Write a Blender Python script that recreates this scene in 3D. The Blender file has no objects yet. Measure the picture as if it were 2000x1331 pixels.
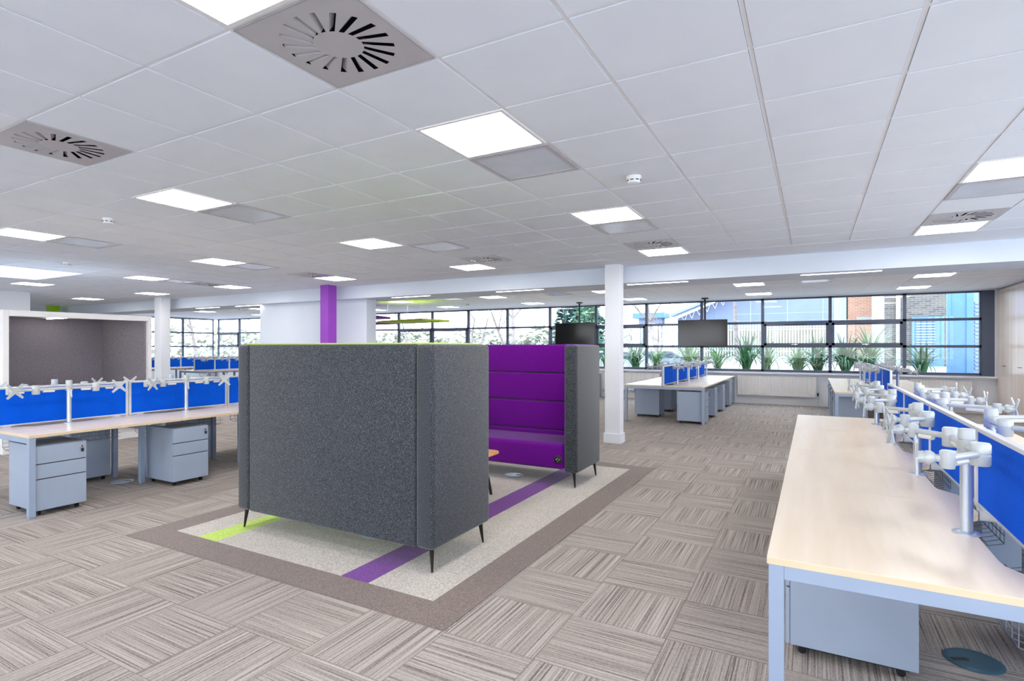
import bpy, bmesh, math, random
from mathutils import Vector, Matrix
random.seed(7)
S = bpy.context.scene
COL = S.collection
PI = math.pi
def lin(c):
    out = []
    for v in c[:3]:
        v /= 255.0
        out.append(v / 12.92 if v <= 0.04045 else ((v + 0.055) / 1.055) ** 2.4)
    return (*out, 1.0)

# ------------------------------------------------------------------ camera
cam_data = bpy.data.cameras.new('camera')
cam = bpy.data.objects.new('camera', cam_data)
COL.objects.link(cam)
cam.location = (0, 0, 1.49)
cam.rotation_euler = (PI / 2, 0, 0.5226)
cam_data.sensor_width = 36.0
cam_data.lens = 36.0 * 1105 / 2000
cam_data.shift_x = 49 / 2000
cam_data.shift_y = 12 / 2000
cam_data.clip_start = 0.05
cam_data.clip_end = 400
S.camera = cam
# ------------------------------------------------------------------ world
W = bpy.data.worlds.new('overcast_sky')
S.world = W
W.use_nodes = True
wn = W.node_tree
wn.nodes.clear()
wo = wn.nodes.new('ShaderNodeOutputWorld')
wb = wn.nodes.new('ShaderNodeBackground')
wt = wn.nodes.new('ShaderNodeTexCoord')
wsx = wn.nodes.new('ShaderNodeSeparateXYZ')
wr = wn.nodes.new('ShaderNodeValToRGB')
wn.links.new(wt.outputs['Generated'], wsx.inputs[0])
wn.links.new(wsx.outputs['Z'], wr.inputs[0])
wr.color_ramp.elements[0].position = 0.0
wr.color_ramp.elements[0].color = (0.93, 0.96, 1.0, 1)
wr.color_ramp.elements[1].position = 0.7
wr.color_ramp.elements[1].color = (0.62, 0.78, 1.0, 1)
wn.links.new(wr.outputs[0], wb.inputs[0])
wb.inputs[1].default_value = 5.0
wn.links.new(wb.outputs[0], wo.inputs[0])
# ------------------------------------------------------------------ colour management
S.view_settings.view_transform = 'Standard'
S.view_settings.look = 'None'
S.view_settings.exposure = 0.5
S.view_settings.gamma = 1.0
S.view_settings.use_curve_mapping = False
S.cycles.max_bounces = 9
S.cycles.diffuse_bounces = 6
S.cycles.glossy_bounces = 3
S.cycles.transmission_bounces = 6
S.cycles.transparent_max_bounces = 10
S.cycles.sample_clamp_indirect = 6.0
S.cycles.use_denoising = True
LAMP = 17.0          # brightness of the ceiling light panels

# ------------------------------------------------------------------ materials
def new_mat(name):
    m = bpy.data.materials.new(name)
    m.use_nodes = True
    nt = m.node_tree
    return m, nt, nt.nodes['Principled BSDF']
def N(nt, t, **kw):
    n = nt.nodes.new(t)
    for k, v in kw.items():
        setattr(n, k, v)
    return n
def ramp(nt, fac, stops):
    r = N(nt, 'ShaderNodeValToRGB')
    e = r.color_ramp.elements
    e[0].position, e[0].color = stops[0][0], lin(stops[0][1])
    e[1].position, e[1].color = stops[-1][0], lin(stops[-1][1])
    for p, c in stops[1:-1]:
        x = e.new(p)
        x.color = lin(c)
    nt.links.new(fac, r.inputs[0])
    return r.outputs[0]
def noise(nt, scale, detail=2, rough=0.5, vec=None):
    n = N(nt, 'ShaderNodeTexNoise')
    n.inputs['Scale'].default_value = scale
    n.inputs['Detail'].default_value = detail
    n.inputs['Roughness'].default_value = rough
    if vec is None:
        tc = N(nt, 'ShaderNodeTexCoord')
        vec = tc.outputs['Object']
    nt.links.new(vec, n.inputs['Vector'])
    return n.outputs['Fac']
def plain(name, rgb, rough=0.5, metal=0.0, vary=3, scale=6.0, spec=0.5, bump=0.0, coat=0.0):
    """painted / moulded surface with a faint procedural variation"""
    m, nt, b = new_mat(name)
    f = noise(nt, scale, 3)
    lo = [max(0, c - vary) for c in rgb]
    hi = [min(255, c + vary) for c in rgb]
    nt.links.new(ramp(nt, f, [(0.3, lo), (0.7, hi)]), b.inputs['Base Color'])
    b.inputs['Roughness'].default_value = rough
    b.inputs['Metallic'].default_value = metal
    b.inputs['Specular IOR Level'].default_value = spec
    b.inputs['Coat Weight'].default_value = coat
    if bump:
        bp = N(nt, 'ShaderNodeBump')
        bp.inputs['Strength'].default_value = bump
        bp.inputs['Distance'].default_value = 0.002
        nt.links.new(noise(nt, 300, 2), bp.inputs['Height'])
        nt.links.new(bp.outputs[0], b.inputs['Normal'])
    return m
def felt(name, dark, mid, light, scale=230.0, rough=0.95, sheen=0.2, lo=0.34, hi=0.68):
    m, nt, b = new_mat(name)
    f = noise(nt, scale, 3, 0.7)
    nt.links.new(ramp(nt, f, [(lo, dark), (0.5, mid), (hi, light)]), b.inputs['Base Color'])
    b.inputs['Roughness'].default_value = rough
    b.inputs['Specular IOR Level'].default_value = 0.15
    b.inputs['Sheen Weight'].default_value = sheen
    bp = N(nt, 'ShaderNodeBump')
    bp.inputs['Strength'].default_value = 0.35
    bp.inputs['Distance'].default_value = 0.002
    nt.links.new(f, bp.inputs['Height'])
    nt.links.new(bp.outputs[0], b.inputs['Normal'])
    return m
def carpet_tiles(name):
    """loop pile tiles laid basket-weave: stripes turn by 90 degrees from tile to tile"""
    m, nt, b = new_mat(name)
    tc = N(nt, 'ShaderNodeTexCoord')
    sp = N(nt, 'ShaderNodeSeparateXYZ')
    nt.links.new(tc.outputs['Object'], sp.inputs[0])
    def math_(op, a, bb=None):
        n = N(nt, 'ShaderNodeMath', operation=op)
        for i, v in enumerate((a, bb)):
            if v is None:
                continue
            if isinstance(v, (int, float)):
                n.inputs[i].default_value = v
            else:
                nt.links.new(v, n.inputs[i])
        return n.outputs[0]
    u = math_('DIVIDE', math_('ADD', sp.outputs['X'], 0.648), 0.5065)
    v = math_('DIVIDE', math_('SUBTRACT', sp.outputs['Y'], 2.447), 0.5065)
    iu, iv = math_('FLOOR', u), math_('FLOOR', v)
    par = math_('ABSOLUTE', math_('MODULO', math_('ADD', iu, iv), 2.0))      # 0 or 1
    fu, fv = math_('FRACT', u), math_('FRACT', v)
    tile = N(nt, 'ShaderNodeCombineXYZ')
    nt.links.new(iu, tile.inputs[0]); nt.links.new(iv, tile.inputs[1])
    wn_ = N(nt, 'ShaderNodeTexWhiteNoise', noise_dimensions='3D')
    nt.links.new(tile.outputs[0], wn_.inputs['Vector'])
    seed = wn_.outputs['Value']
    def mix(fac, a, bb):
        n = N(nt, 'ShaderNodeMix', data_type='FLOAT')
        nt.links.new(fac, n.inputs[0])
        for i, x in ((2, a), (3, bb)):
            nt.links.new(x, n.inputs[i])
        return n.outputs[0]
    across = mix(par, fu, fv)
    along = mix(par, fv, fu)
    cv = N(nt, 'ShaderNodeCombineXYZ')
    nt.links.new(math_('MULTIPLY', across, 78.0), cv.inputs[0])
    nt.links.new(math_('MULTIPLY', along, 0.7), cv.inputs[1])
    nt.links.new(math_('MULTIPLY', seed, 40.0), cv.inputs[2])
    stripe = noise(nt, 1.0, 1, 0.4, cv.outputs[0])
    cv2 = N(nt, 'ShaderNodeCombineXYZ')
    nt.links.new(math_('MULTIPLY', across, 90.0), cv2.inputs[0])
    nt.links.new(math_('MULTIPLY', along, 30.0), cv2.inputs[1])
    nt.links.new(math_('MULTIPLY', seed, 17.0), cv2.inputs[2])
    fleck = noise(nt, 1.0, 2, 0.6, cv2.outputs[0])
    f = math_('ADD', math_('MULTIPLY', stripe, 0.72), math_('MULTIPLY', fleck, 0.28))
    c = ramp(nt, f, [(0.30, (96, 88, 85)), (0.42, (138, 129, 124)), (0.53, (160, 151, 145)), (0.70, (182, 174, 168))])
    # seams between the tiles
    eu = math_('MINIMUM', fu, math_('SUBTRACT', 1.0, fu))
    ev = math_('MINIMUM', fv, math_('SUBTRACT', 1.0, fv))
    seam = math_('LESS_THAN', math_('MINIMUM', eu, ev), 0.006)
    mx = N(nt, 'ShaderNodeMix', data_type='RGBA')
    nt.links.new(math_('MULTIPLY', seam, 0.5), mx.inputs[0])
    nt.links.new(c, mx.inputs[6])
    mx.inputs[7].default_value = lin((100, 92, 88))
    nt.links.new(mx.outputs[2], b.inputs['Base Color'])
    b.inputs['Roughness'].default_value = 0.95
    b.inputs['Specular IOR Level'].default_value = 0.1
    bp = N(nt, 'ShaderNodeBump')
    bp.inputs['Strength'].default_value = 0.5
    bp.inputs['Distance'].default_value = 0.004
    nt.links.new(f, bp.inputs['Height'])
    nt.links.new(bp.outputs[0], b.inputs['Normal'])
    return m
def wood(name, a, bcol, cc, sx=3.0, sy=0.5, rough=0.35, coat=0.2, axis='Y'):
    m, nt, b = new_mat(name)
    tc = N(nt, 'ShaderNodeTexCoord')
    mp = N(nt, 'ShaderNodeMapping')
    nt.links.new(tc.outputs['Object'], mp.inputs[0])
    mp.inputs['Scale'].default_value = {'Y': (sx * 6, sy, sx * 6), 'Z': (sx * 6, sx * 6, sy), 'X': (sy, sx * 6, sx * 6)}[axis]
    f = noise(nt, 1.0, 5, 0.6, mp.outputs[0])
    nt.links.new(ramp(nt, f, [(0.3, a), (0.5, bcol), (0.72, cc)]), b.inputs['Base Color'])
    b.inputs['Roughness'].default_value = rough
    b.inputs['Coat Weight'].default_value = coat
    b.inputs['Coat Roughness'].default_value = 0.25
    return m
def glow(name, rgb, strength):
    m, nt, b = new_mat(name)
    nt.nodes.remove(b)
    e = N(nt, 'ShaderNodeEmission')
    e.inputs[0].default_value = (*rgb, 1)
    e.inputs[1].default_value = strength
    nt.links.new(e.outputs[0], nt.nodes['Material Output'].inputs[0])
    return m
def pane_mat():
    m, nt, b = new_mat('window_glass')
    nt.nodes.remove(b)
    t = N(nt, 'ShaderNodeBsdfTransparent')
    t.inputs[0].default_value = (0.93, 0.97, 0.98, 1)
    g = N(nt, 'ShaderNodeBsdfGlossy')
    g.inputs['Roughness'].default_value = 0.01
    fr = N(nt, 'ShaderNodeFresnel')
    fr.inputs[0].default_value = 1.5
    mx = N(nt, 'ShaderNodeMixShader')
    ge = N(nt, 'ShaderNodeNewGeometry')
    inv = N(nt, 'ShaderNodeMath', operation='SUBTRACT')
    inv.inputs[0].default_value = 1.0
    nt.links.new(ge.outputs['Backfacing'], inv.inputs[1])
    ml = N(nt, 'ShaderNodeMath', operation='MULTIPLY')
    nt.links.new(fr.outputs[0], ml.inputs[0])
    nt.links.new(inv.outputs[0], ml.inputs[1])
    nt.links.new(ml.outputs[0], mx.inputs[0])
    nt.links.new(t.outputs[0], mx.inputs[1])
    nt.links.new(g.outputs[0], mx.inputs[2])
    nt.links.new(mx.outputs[0], nt.nodes['Material Output'].inputs[0])
    return m
def brick_mat(name, c1, c2, mortar, scale=1.0):
    m, nt, b = new_mat(name)
    tc = N(nt, 'ShaderNodeTexCoord')
    mp = N(nt, 'ShaderNodeMapping')
    mp.inputs['Rotation'].default_value = (PI / 2, 0, 0)
    nt.links.new(tc.outputs['Object'], mp.inputs[0])
    br = N(nt, 'ShaderNodeTexBrick')
    br.inputs['Color1'].default_value = lin(c1)
    br.inputs['Color2'].default_value = lin(c2)
    br.inputs['Mortar'].default_value = lin(mortar)
    br.inputs['Scale'].default_value = scale
    br.inputs['Brick Width'].default_value = 0.225
    br.inputs['Row Height'].default_value = 0.075
    br.inputs['Mortar Size'].default_value = 0.008
    nt.links.new(mp.outputs[0], br.inputs['Vector'])
    nt.links.new(br.outputs[0], b.inputs['Base Color'])
    b.inputs['Roughness'].default_value = 0.9
    return m

M = {}
M['paint'] = plain('white_wall_paint', (224, 226, 231), 0.7, vary=2, scale=1.5)
M['beam'] = plain('white_beam_paint', (214, 221, 232), 0.7, vary=2, scale=1.5)
M['ceiling'] = plain('ceiling_plaster', (230, 233, 240), 0.8, vary=2, scale=2)
M['tile'] = plain('mineral_ceiling_tile', (234, 239, 247), 0.9, vary=2, scale=3)
M['tbar'] = plain('white_grid_rail', (238, 238, 240), 0.5, vary=1)
M['gap'] = plain('ceiling_recess', (120, 120, 125), 0.9)
M['lamp'] = glow('light_panel_diffuser', (1.0, 0.965, 0.92), LAMP)
M['strip'] = glow('linear_lamp_diffuser', (1.0, 0.95, 0.92), 10.0)
M['pod_lamp'] = glow('small_lamp_diffuser', (1.0, 0.93, 0.86), 30.0)
M['vent'] = plain('grey_vent_metal', (188, 184, 188), 0.35, metal=0.0, vary=2)
M['void'] = plain('dark_void', (22, 24, 30), 0.8, vary=1)
M['inactive'] = plain('unlit_opal_panel', (214, 221, 234), 0.25, vary=3, coat=0.2)
M['white_plastic'] = plain('white_plastic', (236, 236, 236), 0.35, vary=1)
M['carpet'] = carpet_tiles('striped_carpet_tile')
M['rug_border'] = felt('taupe_carpet', (84, 72, 66), (112, 97, 90), (136, 121, 113), 140)
M['rug_field'] = felt('pale_grey_carpet', (134, 127, 119), (176, 168, 159), (206, 199, 190), 120)
M['rug_purple'] = felt('purple_carpet', (66, 14, 92), (100, 30, 128), (130, 50, 156), 140)
M['rug_lime'] = felt('lime_carpet', (140, 166, 48), (172, 200, 72), (196, 222, 98), 140)
M['felt_grey'] = felt('charcoal_wool_felt', (12, 13, 15), (44, 48, 53), (112, 117, 124), 210, sheen=0.3, lo=0.3, hi=0.72)
M['seam'] = plain('dark_seam_piping', (34, 36, 40), 0.9)
M['purple'] = felt('purple_wool', (74, 0, 98), (98, 0, 128), (116, 4, 150), 300, sheen=0.15)
M['lime'] = felt('lime_wool', (150, 175, 20), (172, 198, 30), (190, 215, 50), 300)
M['pod_felt'] = felt('dark_acoustic_felt', (104, 100, 108), (126, 121, 130), (150, 144, 154), 90)
M['black_metal'] = plain('bronze_black_metal', (44, 40, 38), 0.35, metal=0.6)
M['black'] = plain('black_plastic', (18, 18, 20), 0.4, vary=1)
M['desk'] = wood('maple_laminate', (220, 201, 175), (228, 211, 188), (236, 221, 202), 1.2, 0.5, 0.32)
M['desk_edge'] = plain('maple_edge_band', (206, 186, 156), 0.4)
M['oak'] = wood('oak_table_top', (196, 138, 74), (216, 160, 96), (230, 180, 118), 3, 0.8, 0.4, axis='X')
M['frame'] = plain('silver_grey_powder_coat', (146, 160, 182), 0.38, vary=2, metal=0.15)
M['ped'] = plain('pedestal_grey_paint', (150, 162, 180), 0.42, vary=2, metal=0.1)
M['ped_gap'] = plain('drawer_shadow_gap', (60, 64, 72), 0.8)
M['blue'] = felt('royal_blue_fabric', (0, 66, 180), (0, 82, 204), (0, 96, 220), 420, sheen=0.0)
M['alu'] = plain('satin_aluminium', (206, 208, 212), 0.32, metal=0.55, vary=2)
M['arm'] = plain('silver_arm_paint', (176, 181, 183), 0.38, metal=0.15, vary=2)
M['arm_clip'] = plain('pale_clip_plastic', (206, 206, 200), 0.45)
M['pole'] = plain('brushed_pole', (188, 196, 206), 0.3, metal=0.6, vary=2)
M['wire'] = plain('wire_basket_metal', (120, 126, 136), 0.4, metal=0.6)
M['purple_paint'] = plain('purple_column_paint', (146, 58, 184), 0.45, vary=2)
M['green_paint'] = plain('green_column_paint', (150, 200, 20), 0.5, vary=2)
M['pod_white'] = plain('pod_frame_white', (226, 224, 222), 0.5, vary=1)
M['alu_dark'] = plain('slate_window_frame', (74, 82, 100), 0.4, metal=0.2, vary=2)
M['glass'] = pane_mat()
def opal():
    m, nt, b = new_mat('opal_skylight_sheet')
    nt.nodes.remove(b)
    t = N(nt, 'ShaderNodeBsdfTranslucent')
    t.inputs[0].default_value = (0.85, 0.87, 0.9, 1)
    nt.links.new(t.outputs[0], nt.nodes['Material Output'].inputs[0])
    return m
M['opal'] = opal()
M['radiator'] = plain('radiator_white', (226, 224, 222), 0.4, vary=1)
M['tv'] = plain('glossy_black_screen', (10, 12, 12), 0.12, vary=1, spec=0.35)
M['cabinet'] = wood('pale_maple_veneer', (206, 184, 166), (216, 197, 182), (226, 210, 198), 2.0, 0.25, 0.22, coat=0.6, axis='Z')
M['lid'] = plain('grey_floor_box_lid', (150, 166, 180), 0.35, metal=0.2)
M['lid_dark'] = plain('blue_grey_floor_box_lid', (52, 86, 104), 0.4)
M['ground'] = plain('pale_paving', (182, 166, 158), 0.9, vary=14, scale=3)
M['buff_plinth'] = plain('buff_plinth_brick', (112, 104, 84), 0.9, vary=22, scale=1.5)
M['bounce_ground'] = plain('pale_bounce_concrete', (212, 208, 202), 0.9, vary=8, scale=2)  # unseen ground, kept pale to bounce daylight up to the ceiling
M['plant'] = plain('strap_leaf_green', (56, 112, 62), 0.45, vary=34, scale=5)
M['plant2'] = plain('strap_leaf_pale', (112, 146, 92), 0.45, vary=26, scale=5)
M['shrub'] = plain('shrub_leaf', (84, 124, 92), 0.6, vary=40, scale=7)
M['hedge'] = plain('winter_woodland', (150, 152, 134), 0.9, vary=34, scale=1.2)
M['bark'] = plain('pale_bark', (136, 124, 118), 0.9, vary=20, scale=4)
M['evergreen'] = plain('evergreen_needles', (48, 84, 78), 0.8, vary=30, scale=3)
M['steel_fence'] = plain('galvanised_palisade', (186, 192, 202), 0.5, vary=6)
M['cladding'] = plain('grey_metal_cladding', (122, 134, 164), 0.6, vary=5, scale=0.6)
M['brick_orange'] = brick_mat('orange_brick', (196, 142, 112), (180, 124, 98), (186, 176, 166))
M['brick_buff'] = brick_mat('buff_brick', (122, 112, 102), (92, 84, 84), (140, 136, 130))
M['render_white'] = plain('white_render', (176, 178, 184), 0.8)
M['blue_metal'] = plain('pale_blue_metal', (92, 132, 172), 0.5, vary=4)
M['louvre'] = plain('pale_louvre', (140, 158, 182), 0.5, vary=3)
M['car_white'] = plain('white_car_paint', (170, 172, 178), 0.25, coat=0.8, vary=1)
M['car_blue'] = plain('blue_car_paint', (60, 90, 126), 0.25, coat=0.8, vary=1)
M['car_grey'] = plain('silver_car_paint', (130, 134, 144), 0.25, coat=0.8, vary=1)
M['car_glass'] = plain('car_window_tint', (60, 72, 86), 0.1, vary=1)

# ------------------------------------------------------------------ mesh helpers
class MB:
    def __init__(s):
        s.v, s.f = [], []
    def add(s, vs, fs):
        o = len(s.v)
        s.v += [tuple(v) for v in vs]
        s.f += [tuple(i + o for i in f) for f in fs]
        return s
    def box(s, x0, x1, y0, y1, z0, z1):
        v = [(x, y, z) for z in (z0, z1) for y in (y0, y1) for x in (x0, x1)]
        return s.add(v, [(0, 2, 3, 1), (4, 5, 7, 6), (0, 1, 5, 4), (2, 6, 7, 3), (0, 4, 6, 2), (1, 3, 7, 5)])
    def rbox(s, x0, x1, y0, y1, z0, z1, r=0.01, seg=3):
        """box with every edge rounded"""
        bm = bmesh.new()
        bmesh.ops.create_cube(bm, size=1)
        for v in bm.verts:
            v.co = Vector(((x0 + x1) / 2 + v.co.x * (x1 - x0), (y0 + y1) / 2 + v.co.y * (y1 - y0), (z0 + z1) / 2 + v.co.z * (z1 - z0)))
        bmesh.ops.bevel(bm, geom=list(bm.edges), offset=r, segments=seg, profile=0.5, affect='EDGES')
        bm.verts.index_update()
        s.add([v.co[:] for v in bm.verts], [[v.index for v in f.verts] for f in bm.faces])
        bm.free()
        return s
    def tube(s, p, q, r0, r1=None, n=10, cap=True):
        r1 = r0 if r1 is None else r1
        p, q = Vector(p), Vector(q)
        d = (q - p).normalized()
        a = d.orthogonal().normalized()
        b = d.cross(a)
        vs = []
        for c, r in ((p, r0), (q, r1)):
            for i in range(n):
                t = 2 * PI * i / n
                vs.append(c + a * math.cos(t) * r + b * math.sin(t) * r)
        fs = [(i, (i + 1) % n, n + (i + 1) % n, n + i) for i in range(n)]
        if cap:
            fs += [tuple(range(n - 1, -1, -1)), tuple(range(n, 2 * n))]
        return s.add(vs, fs)
    def lathe(s, prof, cx=0, cy=0, n=20):
        """profile [(r, z)...] turned about the vertical through (cx, cy)"""
        vs, fs = [], []
        for r, z in prof:
            for i in range(n):
                t = 2 * PI * i / n
                vs.append((cx + r * math.cos(t), cy + r * math.sin(t), z))
        for k in range(len(prof) - 1):
            for i in range(n):
                j = (i + 1) % n
                fs.append((k * n + i, k * n + j, (k + 1) * n + j, (k + 1) * n + i))
        fs.append(tuple(range(n - 1, -1, -1)))
        fs.append(tuple((len(prof) - 1) * n + i for i in range(n)))
        return s.add(vs, fs)
    def ball(s, c, r, n=12, m=8):
        vs, fs = [], []
        for k in range(m + 1):
            ph = PI * k / m
            for i in range(n):
                t = 2 * PI * i / n
                vs.append((c[0] + r * math.sin(ph) * math.cos(t), c[1] + r * math.sin(ph) * math.sin(t), c[2] + r * math.cos(ph)))
        for k in range(m):
            for i in range(n):
                j = (i + 1) % n
                fs.append((k * n + i, (k + 1) * n + i, (k + 1) * n + j, k * n + j))
        return s.add(vs, fs)
    def poly(s, pts, z0, z1):
        n = len(pts)
        vs = [(x, y, z0) for x, y in pts] + [(x, y, z1) for x, y in pts]
        fs = [tuple(range(n - 1, -1, -1)), tuple(range(n, 2 * n))]
        fs += [(i, (i + 1) % n, n + (i + 1) % n, n + i) for i in range(n)]
        return s.add(vs, fs)
    def xf(s, mat):
        s.v = [tuple(mat @ Vector(v)) for v in s.v]
        return s
    def build(s, name, mat, parent=None, loc=None, smooth=False, bevel=0.0):
        me = bpy.data.meshes.new(name)
        me.from_pydata(s.v, [], s.f)
        bm = bmesh.new()
        bm.from_mesh(me)
        if smooth:
            bmesh.ops.remove_doubles(bm, verts=bm.verts, dist=1e-6)
        bmesh.ops.recalc_face_normals(bm, faces=bm.faces)
        if bevel:
            bmesh.ops.bevel(bm, geom=[e for e in bm.edges if e.is_manifold and e.calc_face_angle(0) > 0.6], offset=bevel, segments=2, profile=0.5, affect='EDGES')
        bm.to_mesh(me)
        bm.free()
        me.materials.append(M[mat] if isinstance(mat, str) else mat)
        if smooth:
            me.polygons.foreach_set('use_smooth', [True] * len(me.polygons))
            try:
                me.set_sharp_from_angle(angle=0.7)
            except Exception:
                pass
        o = bpy.data.objects.new(name, me)
        COL.objects.link(o)
        if parent:
            o.parent = parent
        if loc:
            o.location = loc
        return o
def tag(o, label=None, cat=None, group=None, kind=None):
    if label: o['label'] = label
    if cat: o['category'] = cat
    if group: o['group'] = group
    if kind: o['kind'] = kind
    return o
def thing(name, label, cat, loc=(0, 0, 0), rz=0.0, group=None):
    o = bpy.data.objects.new(name, None)
    o.empty_display_size = 0.1
    COL.objects.link(o)
    o.location = loc
    o.rotation_euler = (0, 0, rz)
    return tag(o, label, cat, group)
def dup(root, loc, rz=0.0, label=None, group=None):
    r = root.copy()
    COL.objects.link(r)
    r.location = loc
    r.rotation_euler = (0, 0, rz)
    if label: r['label'] = label
    if group: r['group'] = group
    for ch in list(root.children):
        c = ch.copy()
        COL.objects.link(c)
        c.parent = r
        for g in list(ch.children):
            d = g.copy()
            COL.objects.link(d)
            d.parent = c
    return r
def struct(name, mb, mat, parent=None, **kw):
    o = mb.build(name, mat, parent, **kw)
    if not parent:
        o['kind'] = 'structure'
    return o
ORD = ['first', 'second', 'third', 'fourth', 'fifth', 'sixth', 'seventh', 'eighth']

# ------------------------------------------------------------------ dimensions
H = 2.76                       # ceiling height
XR, XL, YB, YF = 4.02, -23.85, 16.35, -3.2
GX, GY = -2.03, 1.453          # a crossing of the ceiling grid
T = 0.6
BEAM0, BEAM1, BEAMZ = 8.87, 9.72, 2.497

# ================================================================== SETTING
struct('floor', MB().box(XL - 0.3, XR + 0.3, YF - 0.3, YB + 0.3, -0.1, 0.0), 'carpet')

# --- ceiling: lay-in tiles, rails and plaster margins
lights, vents, unlit = [], [], []       # cells (kx, ky) of the near grid
NCOL = {5: 'right-hand desks', 0: 'grey sofa', -5: 'left-hand desk bench', -10: 'meeting pod', -15: 'skylight', -20: 'green column', -25: 'far left wall'}
for k in (5, 0, -5, -10, -15, -20, -25):
    for ky in (-5, -1, 2, 6, 10):
        if k == -15 and ky in (2,):
            continue
        if k in (-20, -25) and ky < 6:
            continue
        if ky < -1 and k < -10:
            continue
        if ky == 2 and k == 5:
            continue
        lights.append((k, 7 if (k, ky) == (-15, 6) else ky))
vents = [(0, 0), (-4, 0), (0, 9), (-4, 9), (5, 9), (-10, 9), (-15, 9)]
unlit = [(0, 3), (-5, 3), (0, 7), (-4, 7), (-10, 3), (-10, 7), (5, 7), (-15, 8)]
kx0, kx1 = -36, 10
ky0, ky1 = -10, 11
sky = (GX - 18 * T, GX - 15 * T, GY + 2 * T, GY + 6 * T)
used = set(lights) | set(vents) | set(unlit)
tiles = MB()
for i in range(kx0, kx1):
    for j in range(ky0, ky1):
        x, y = GX + i * T, GY + j * T
        if x + T > XR or x < XL or (i, j) in used:
            continue
        if x + T > sky[0] + .1 and x < sky[1] - .1 and y + T > sky[2] + .1 and y < sky[3] - .1:
            continue
        tiles.box(x + 0.011, x + T - 0.011, y + 0.011, y + T - 0.011, H + 0.002, H + 0.018)
FX = GX + T                       # beyond the beam
FY = 12.4
flights = [(FX - T + 3.0 * n, y) for n in (1, 0, -1, -2, -3, -4, -5, -6) for y in (12.4, 14.8)]
flights = [(x, y) for x, y in flights]
far_unlit = [(-1.43 + 1.2, 12.4), (-5.63, 12.4), (-8.63, 12.4)]
fcells = {(round((x + 1.43) / T), round((y - FY) / T)) for x, y in [(a + T, b) for a, b in flights]}
flights = [(-1.43 + 3.0 * n, y) for n in (1, 0, -1, -2, -3, -4, -5, -6) for y in (12.4, 14.8)]
fc = {(round((x + 1.43) / T), round((y - FY) / T)) for x, y in flights + far_unlit}
for i in range(-37, 9):
    for j in range(-1, 6):
        x, y = -1.43 + i * T, FY + j * T
        if x < XL or x + T > XR or (i, j) in fc:
            continue
        tiles.box(x + 0.011, x + T - 0.011, y + 0.011, y + T - 0.011, H + 0.002, H + 0.018)
ceil = struct('ceiling', tiles, 'tile')
rails = MB()
for i in range(kx0, kx1 + 1):
    x = GX + i * T
    if XL < x < XR:
        rails.box(x - 0.009, x + 0.009, YF, GY + ky1 * T, H + 0.006, H + 0.010)
        rails.box(x - 0.009, x + 0.009, FY - T, FY + 6 * T, H + 0.006, H + 0.010)
for j in range(ky0, ky1 + 1):
    rails.box(XL, XR, GY + j * T - 0.009, GY + j * T + 0.009, H + 0.0065, H + 0.0095)
for j in range(-1, 7):
    rails.box(XL, XR, FY + j * T - 0.009, FY + j * T + 0.009, H + 0.0065, H + 0.0095)
rl = rails.build('ceiling_grid', 'tbar', ceil)
back = MB()                      # what shows in the slits above the rails, and the roof over everything
for (x0, x1, y0, y1) in ((XL - .3, sky[0], YF - .3, YB + .3), (sky[1], XR + .3, YF - .3, YB + .3), (sky[0], sky[1], YF - .3, sky[2]), (sky[0], sky[1], sky[3], YB + .3)):
    back.box(x0, x1, y0, y1, H + 0.12, H + 0.25)
back.build('ceiling_backing', 'gap', ceil)
marg = MB()
marg.box(XL, XR, GY + ky1 * T, BEAM0, H, H + 0.02)
marg.box(XL, XR, BEAM1, FY - T, H, H + 0.02)
marg.box(XL, XR, FY + 6 * T, YB, H, H + 0.02)
marg.build('ceiling_margin', 'ceiling', ceil)
# skylight well
sk = MB()
sk.box(sky[0] - .03, sky[0], sky[2], sky[3], H - 0.0, H + 0.3).box(sky[1], sky[1] + .03, sky[2], sky[3], H, H + 0.3)
sk.box(sky[0] - .03, sky[1] + .03, sky[2] - .03, sky[2], H, H + 0.3).box(sky[0] - .03, sky[1] + .03, sky[3], sky[3] + .03, H, H + 0.3)
w0 = struct('window_1', sk, 'paint')
w0['label'] = 'white skylight well in the ceiling at far left'
MB().add([(sky[0], sky[2], H + .02), (sky[1], sky[2], H + .02), (sky[1], sky[3], H + .02), (sky[0], sky[3], H + .02)], [(0, 1, 2, 3)]).build('diffuser_sheet', 'opal', w0)
# beam
struct('trim_1', MB().box(XL, XR, BEAM0, BEAM1, BEAMZ, H + 0.02), 'beam')

# --- walls
ZS, ZT = 0.85, 2.74             # window sill and head
wb_ = MB().box(XL - .3, XR + .3, YB, YB + 0.28, 0, ZS - 0.02).box(XL - .3, XR + .3, YB, YB + 0.28, ZT, H + 0.25)
wb_.box(3.47, XR + .3, YB, YB + 0.28, ZS - 0.02, ZT)
struct('wall_back', wb_, 'paint')
wr_ = MB().box(XR, XR + 0.3, 9.0, YB + 0.3, 0, H + 0.2).box(XR, XR + .3, YF - .3, 9.0, 0, ZS).box(XR, XR + .3, YF - .3, 9.0, ZT, H + .2)
for y in (-4.5, -3, -1.5, 0, 1.5, 3, 4.5, 6, 7.5):
    wr_.box(XR + .1, XR + .16, y - .03, y + .03, ZS, ZT)
struct('wall_right', wr_, 'paint')
wf = MB().box(XL - .3, XR + .3, YF - 0.28, YF, 0, 0.1).box(XL - .3, XR + .3, YF - 0.28, YF, ZT, H + 0.25)
wf.box(XL - .3, -20, YF - .28, YF, .1, ZT).box(3.6, XR + .3, YF - .28, YF, .1, ZT).box(-20, 3.6, YF - .28, YF, .1, .85)
for x in (-18, -16, -14, -12, -10, -8, -6, -4, -2, 0, 2):
    wf.box(x - 0.03, x + 0.03, YF - 0.2, YF - 0.1, .1, ZT)
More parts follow.
